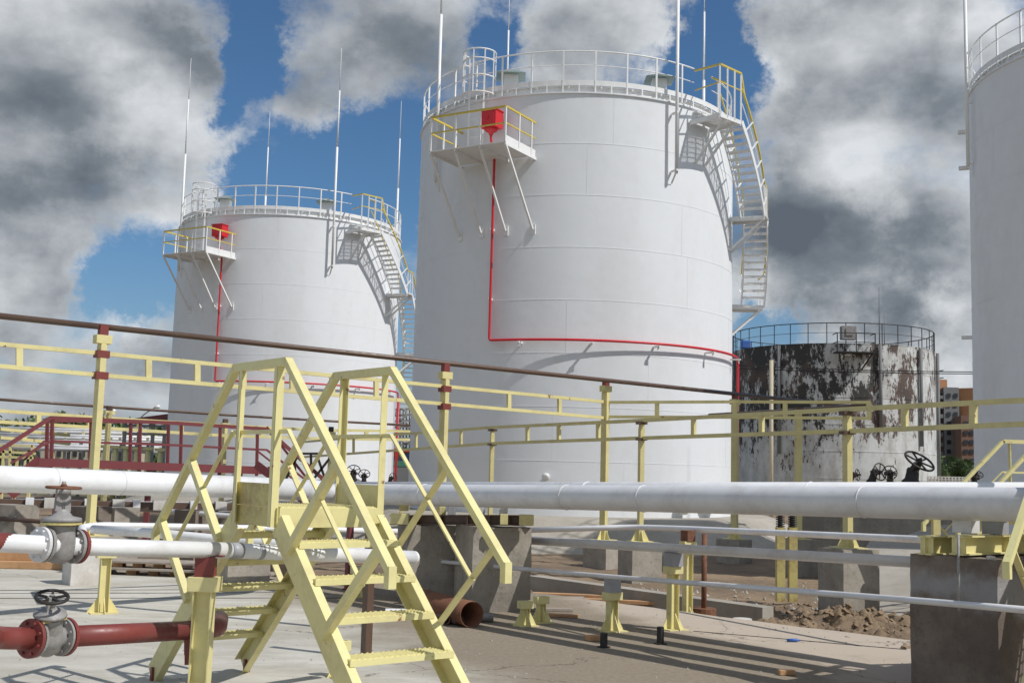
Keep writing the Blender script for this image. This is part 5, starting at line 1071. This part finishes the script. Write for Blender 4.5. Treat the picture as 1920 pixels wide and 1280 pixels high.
for y_ in (797, 812, 830): mb.beam(W(230, y_, 60.5), W(312, y_+2, 60.5), .12, .12)
mb.part('frame', 'castgrey', T)
for k, (x_, yb) in enumerate(((198, 848), (216, 849), (236, 850), (256, 852), (277, 852), (300, 854), (322, 856))):
    f = W(x_, yb, 58); mb = MB(); mb.tube([(f.x, f.y, GZ), (f.x, f.y, f.z+.25)], .13, 10); mb.box((f.x, f.y, f.z+.3), (.5, .3, .15)); mb.solo('bollard', 'yellow', f'short yellow stanchion behind the maroon walkway, {["first","second","third","fourth","fifth","sixth","seventh"][k]} from the left', 'stanchion', 'far yellow stanchions')
for k, (x0, y0, x1, y1) in enumerate(((196, 776, 209, 771), (274, 776, 292, 763))):
    a = W(x0, y0+2, 90); b_ = W(x1, y1, 90); T = thing('street_lamp', ('lower', 'higher')[k] + ' one of two far street lamps left of the far tank', 'street lamp', (a.x, a.y, GZ), 0, 'far street lamps'); ob = Vector((a.x, a.y, GZ))
    MB(ob).bend([Vector((a.x-.6, a.y, GZ)), a+Vector((-.6, 0, -.2)), b_], .05, 1.0, 8).part('pole', 'greypanelshade', T); MB(ob).lathe(b_, (1, 0, .2), [(-.1, .05), (0, .14), (.25, .16), (.35, .05)], 10).part('lamp_head', 'lamp', T)
# yellow frames at the left edge
mb = MB()
for (q0, q1) in (((0, 846), (66, 850)), ((0, 856), (62, 858)), ((0, 834), (62, 836)), ((8, 834), (5, 880)), ((20, 836), (18, 880)), ((62, 834), (56, 878)), ((34, 856), (30, 880))): mb.beam(W(*q0, 34), W(*q1, 34), .07, .07)
for x_ in (6, 30, 57): a = W(x_, 878, 34); mb.beam(a, Vector((a.x, a.y, -.4)), .08, .08)
mb.solo('pipe_rack', 'yellowrack', 'yellow steel framework at the left edge under the maroon stairs', 'frame')
# gap between tanks
o = W(757, 860, 75); T = thing('industrial_shed', 'small shed with red edge and blue panel in the gap between the tanks', 'shed', (o.x, o.y, GZ)); ob = Vector((o.x, o.y, GZ))
p = W(757, 905, 75); h1 = W(757, 846, 75).z
MB(ob).box((p.x, p.y, (h1-GZ)/2+GZ), (2.2, 3, h1-GZ)).part('wall', 'greypanelshade', T); MB(ob).box((p.x, p.y-.1, h1+.05), (2.4, 3.3, .18)).part('roof', 'red', T)
q = W(760, 857, 74); MB(ob).box((q.x, q.y-.5, q.z), (.5, .05, .45)).part('door_sign', 'blue', T); q = W(750, 853, 74); MB(ob).box((q.x-.1, q.y-.5, q.z+.05), (.7, .05, .3)).part('wall_panel', 'orange', T)
q = W(757, 869, 74); MB(ob).box((q.x, q.y-.5, q.z), (1.3, .05, .35)).part('wall_panel', 'green', T)
mb = MB()
for dx in range(0, 7): mb.beam(W(738+dx*6, 765, 80), W(738+dx*6, 845, 80), .10, .10)
for y_ in range(768, 846, 11): mb.beam(W(734, y_, 79.6), W(790, y_-3, 79.6), .13, .13)
for y_ in (775, 800, 820): mb.torus(W(752+(y_-775)*.2, y_, 79.3), (.2, -1, 0), .35, .06, 16, 6)
mb.solo('pipe_rack', 'castgrey', 'grey-blue pipework seen in the gap between the two white tanks', 'pipe rack')
# slim pale pole and wires right
a = W(1446, 905, 42); mb = MB(); tz = W(1446, 675, 42).z; mb.tube([(a.x, a.y, GZ), (a.x, a.y, tz)], .075, 10); mb.solo('pole', 'cream', 'slim pale pole standing before the rusty tank', 'pole')
a, b_ = W(1340, 683, 62), W(1850, 697, 48)
for k, dy in enumerate((0, 6)):
    pts = [W(1330+(1850-1330)*i/14, 683+dy+(14-dy*.4)*math.sin(i/14*math.pi/2)*1.0, 60-10*i/14) for i in range(15)]; mb = MB(); mb.tube(pts, .022, 6); mb.solo('overhead_wire', 'rubber', ('upper', 'lower')[k] + ' overhead wire crossing before the rusty tank', 'wire', 'overhead wires')
# apartment block
Da = 230; o = W(1785, 905, Da); T = thing('apartment_building', 'far orange apartment block with shade coloured brown, between rusty tank and right tank', 'building', (o.x, o.y, GZ)); ob = Vector((o.x, o.y, GZ))
def tower(x0, x1, yt, D, depth, mat, name='wall', rot=0):
    a, b_ = W(x0, 905, D), W(x1, 905, D); zt_ = W((x0+x1)/2, yt, D).z; mb = MB(ob); mb.hexa([Vector((a.x, a.y, GZ)), Vector((b_.x, b_.y+rot, GZ)), Vector((b_.x+depth*.2, b_.y+depth+rot, GZ)), Vector((a.x+depth*.2, a.y+depth, GZ)), Vector((a.x, a.y, zt_)), Vector((b_.x, b_.y+rot, zt_)), Vector((b_.x+depth*.2, b_.y+depth+rot, zt_)), Vector((a.x+depth*.2, a.y+depth, zt_))]); mb.part(name, mat, T)
tower(1738, 1779, 711, Da+14, 10, 'orange'); tower(1738, 1772, 728, Da, 12, 'brownshadebrick'); tower(1772, 1801, 726, Da-1, 14, 'greypanelshade'); tower(1801, 1830, 728, Da, 14, 'orange', rot=-2.5); tower(1804, 1834, 779, Da-9, 8, 'brownshadebrick')  # shaded faces coloured brown and grey, the lit right face orange
for fl_ in range(9):
    yy = 745+fl_*17.5
    q = W(1752+5, yy, Da-.1); mb = MB(ob); mb.box((q.x, q.y-.4, q.z), (1.9, .9, .75)); mb.part('balcony', 'greypanelshade', T); q = W(1757, yy-7, Da-.1); MB(ob).box((q.x, q.y-.02, q.z), (1.7, .1, .8)).part('window', 'glass', T)
    for xx in (1779, 1792): q = W(xx, yy-4, Da-1.1); MB(ob).box((q.x, q.y-.03, q.z), (.75, .1, .8)).part('window', 'glass', T)
    if yy > 790: 
        for xx in (1811, 1822): q = W(xx, yy-4, Da-9.1); MB(ob).box((q.x, q.y-.03, q.z), (.8, .1, .8)).part('window', 'glass', T)
mb = MB()
a, b_ = W(1740, 893, 60), W(1830, 895, 60)
for k in range(14):
    u = k/14; c = a.lerp(b_, u); mb.beam(c, Vector((c.x, c.y, GZ)), .06, .06); mb.beam(c, a.lerp(b_, u+1/14)-UP*.35, .04, .04); mb.beam(c-UP*.35, a.lerp(b_, u+1/14), .04, .04)
mb.beam(a, b_, .05, .05); mb.beam(a-UP*.4, b_-UP*.4, .05, .05); mb.solo('lattice_fence', 'concwhite', 'white lattice fence below the trees beside the rusty tank', 'fence')
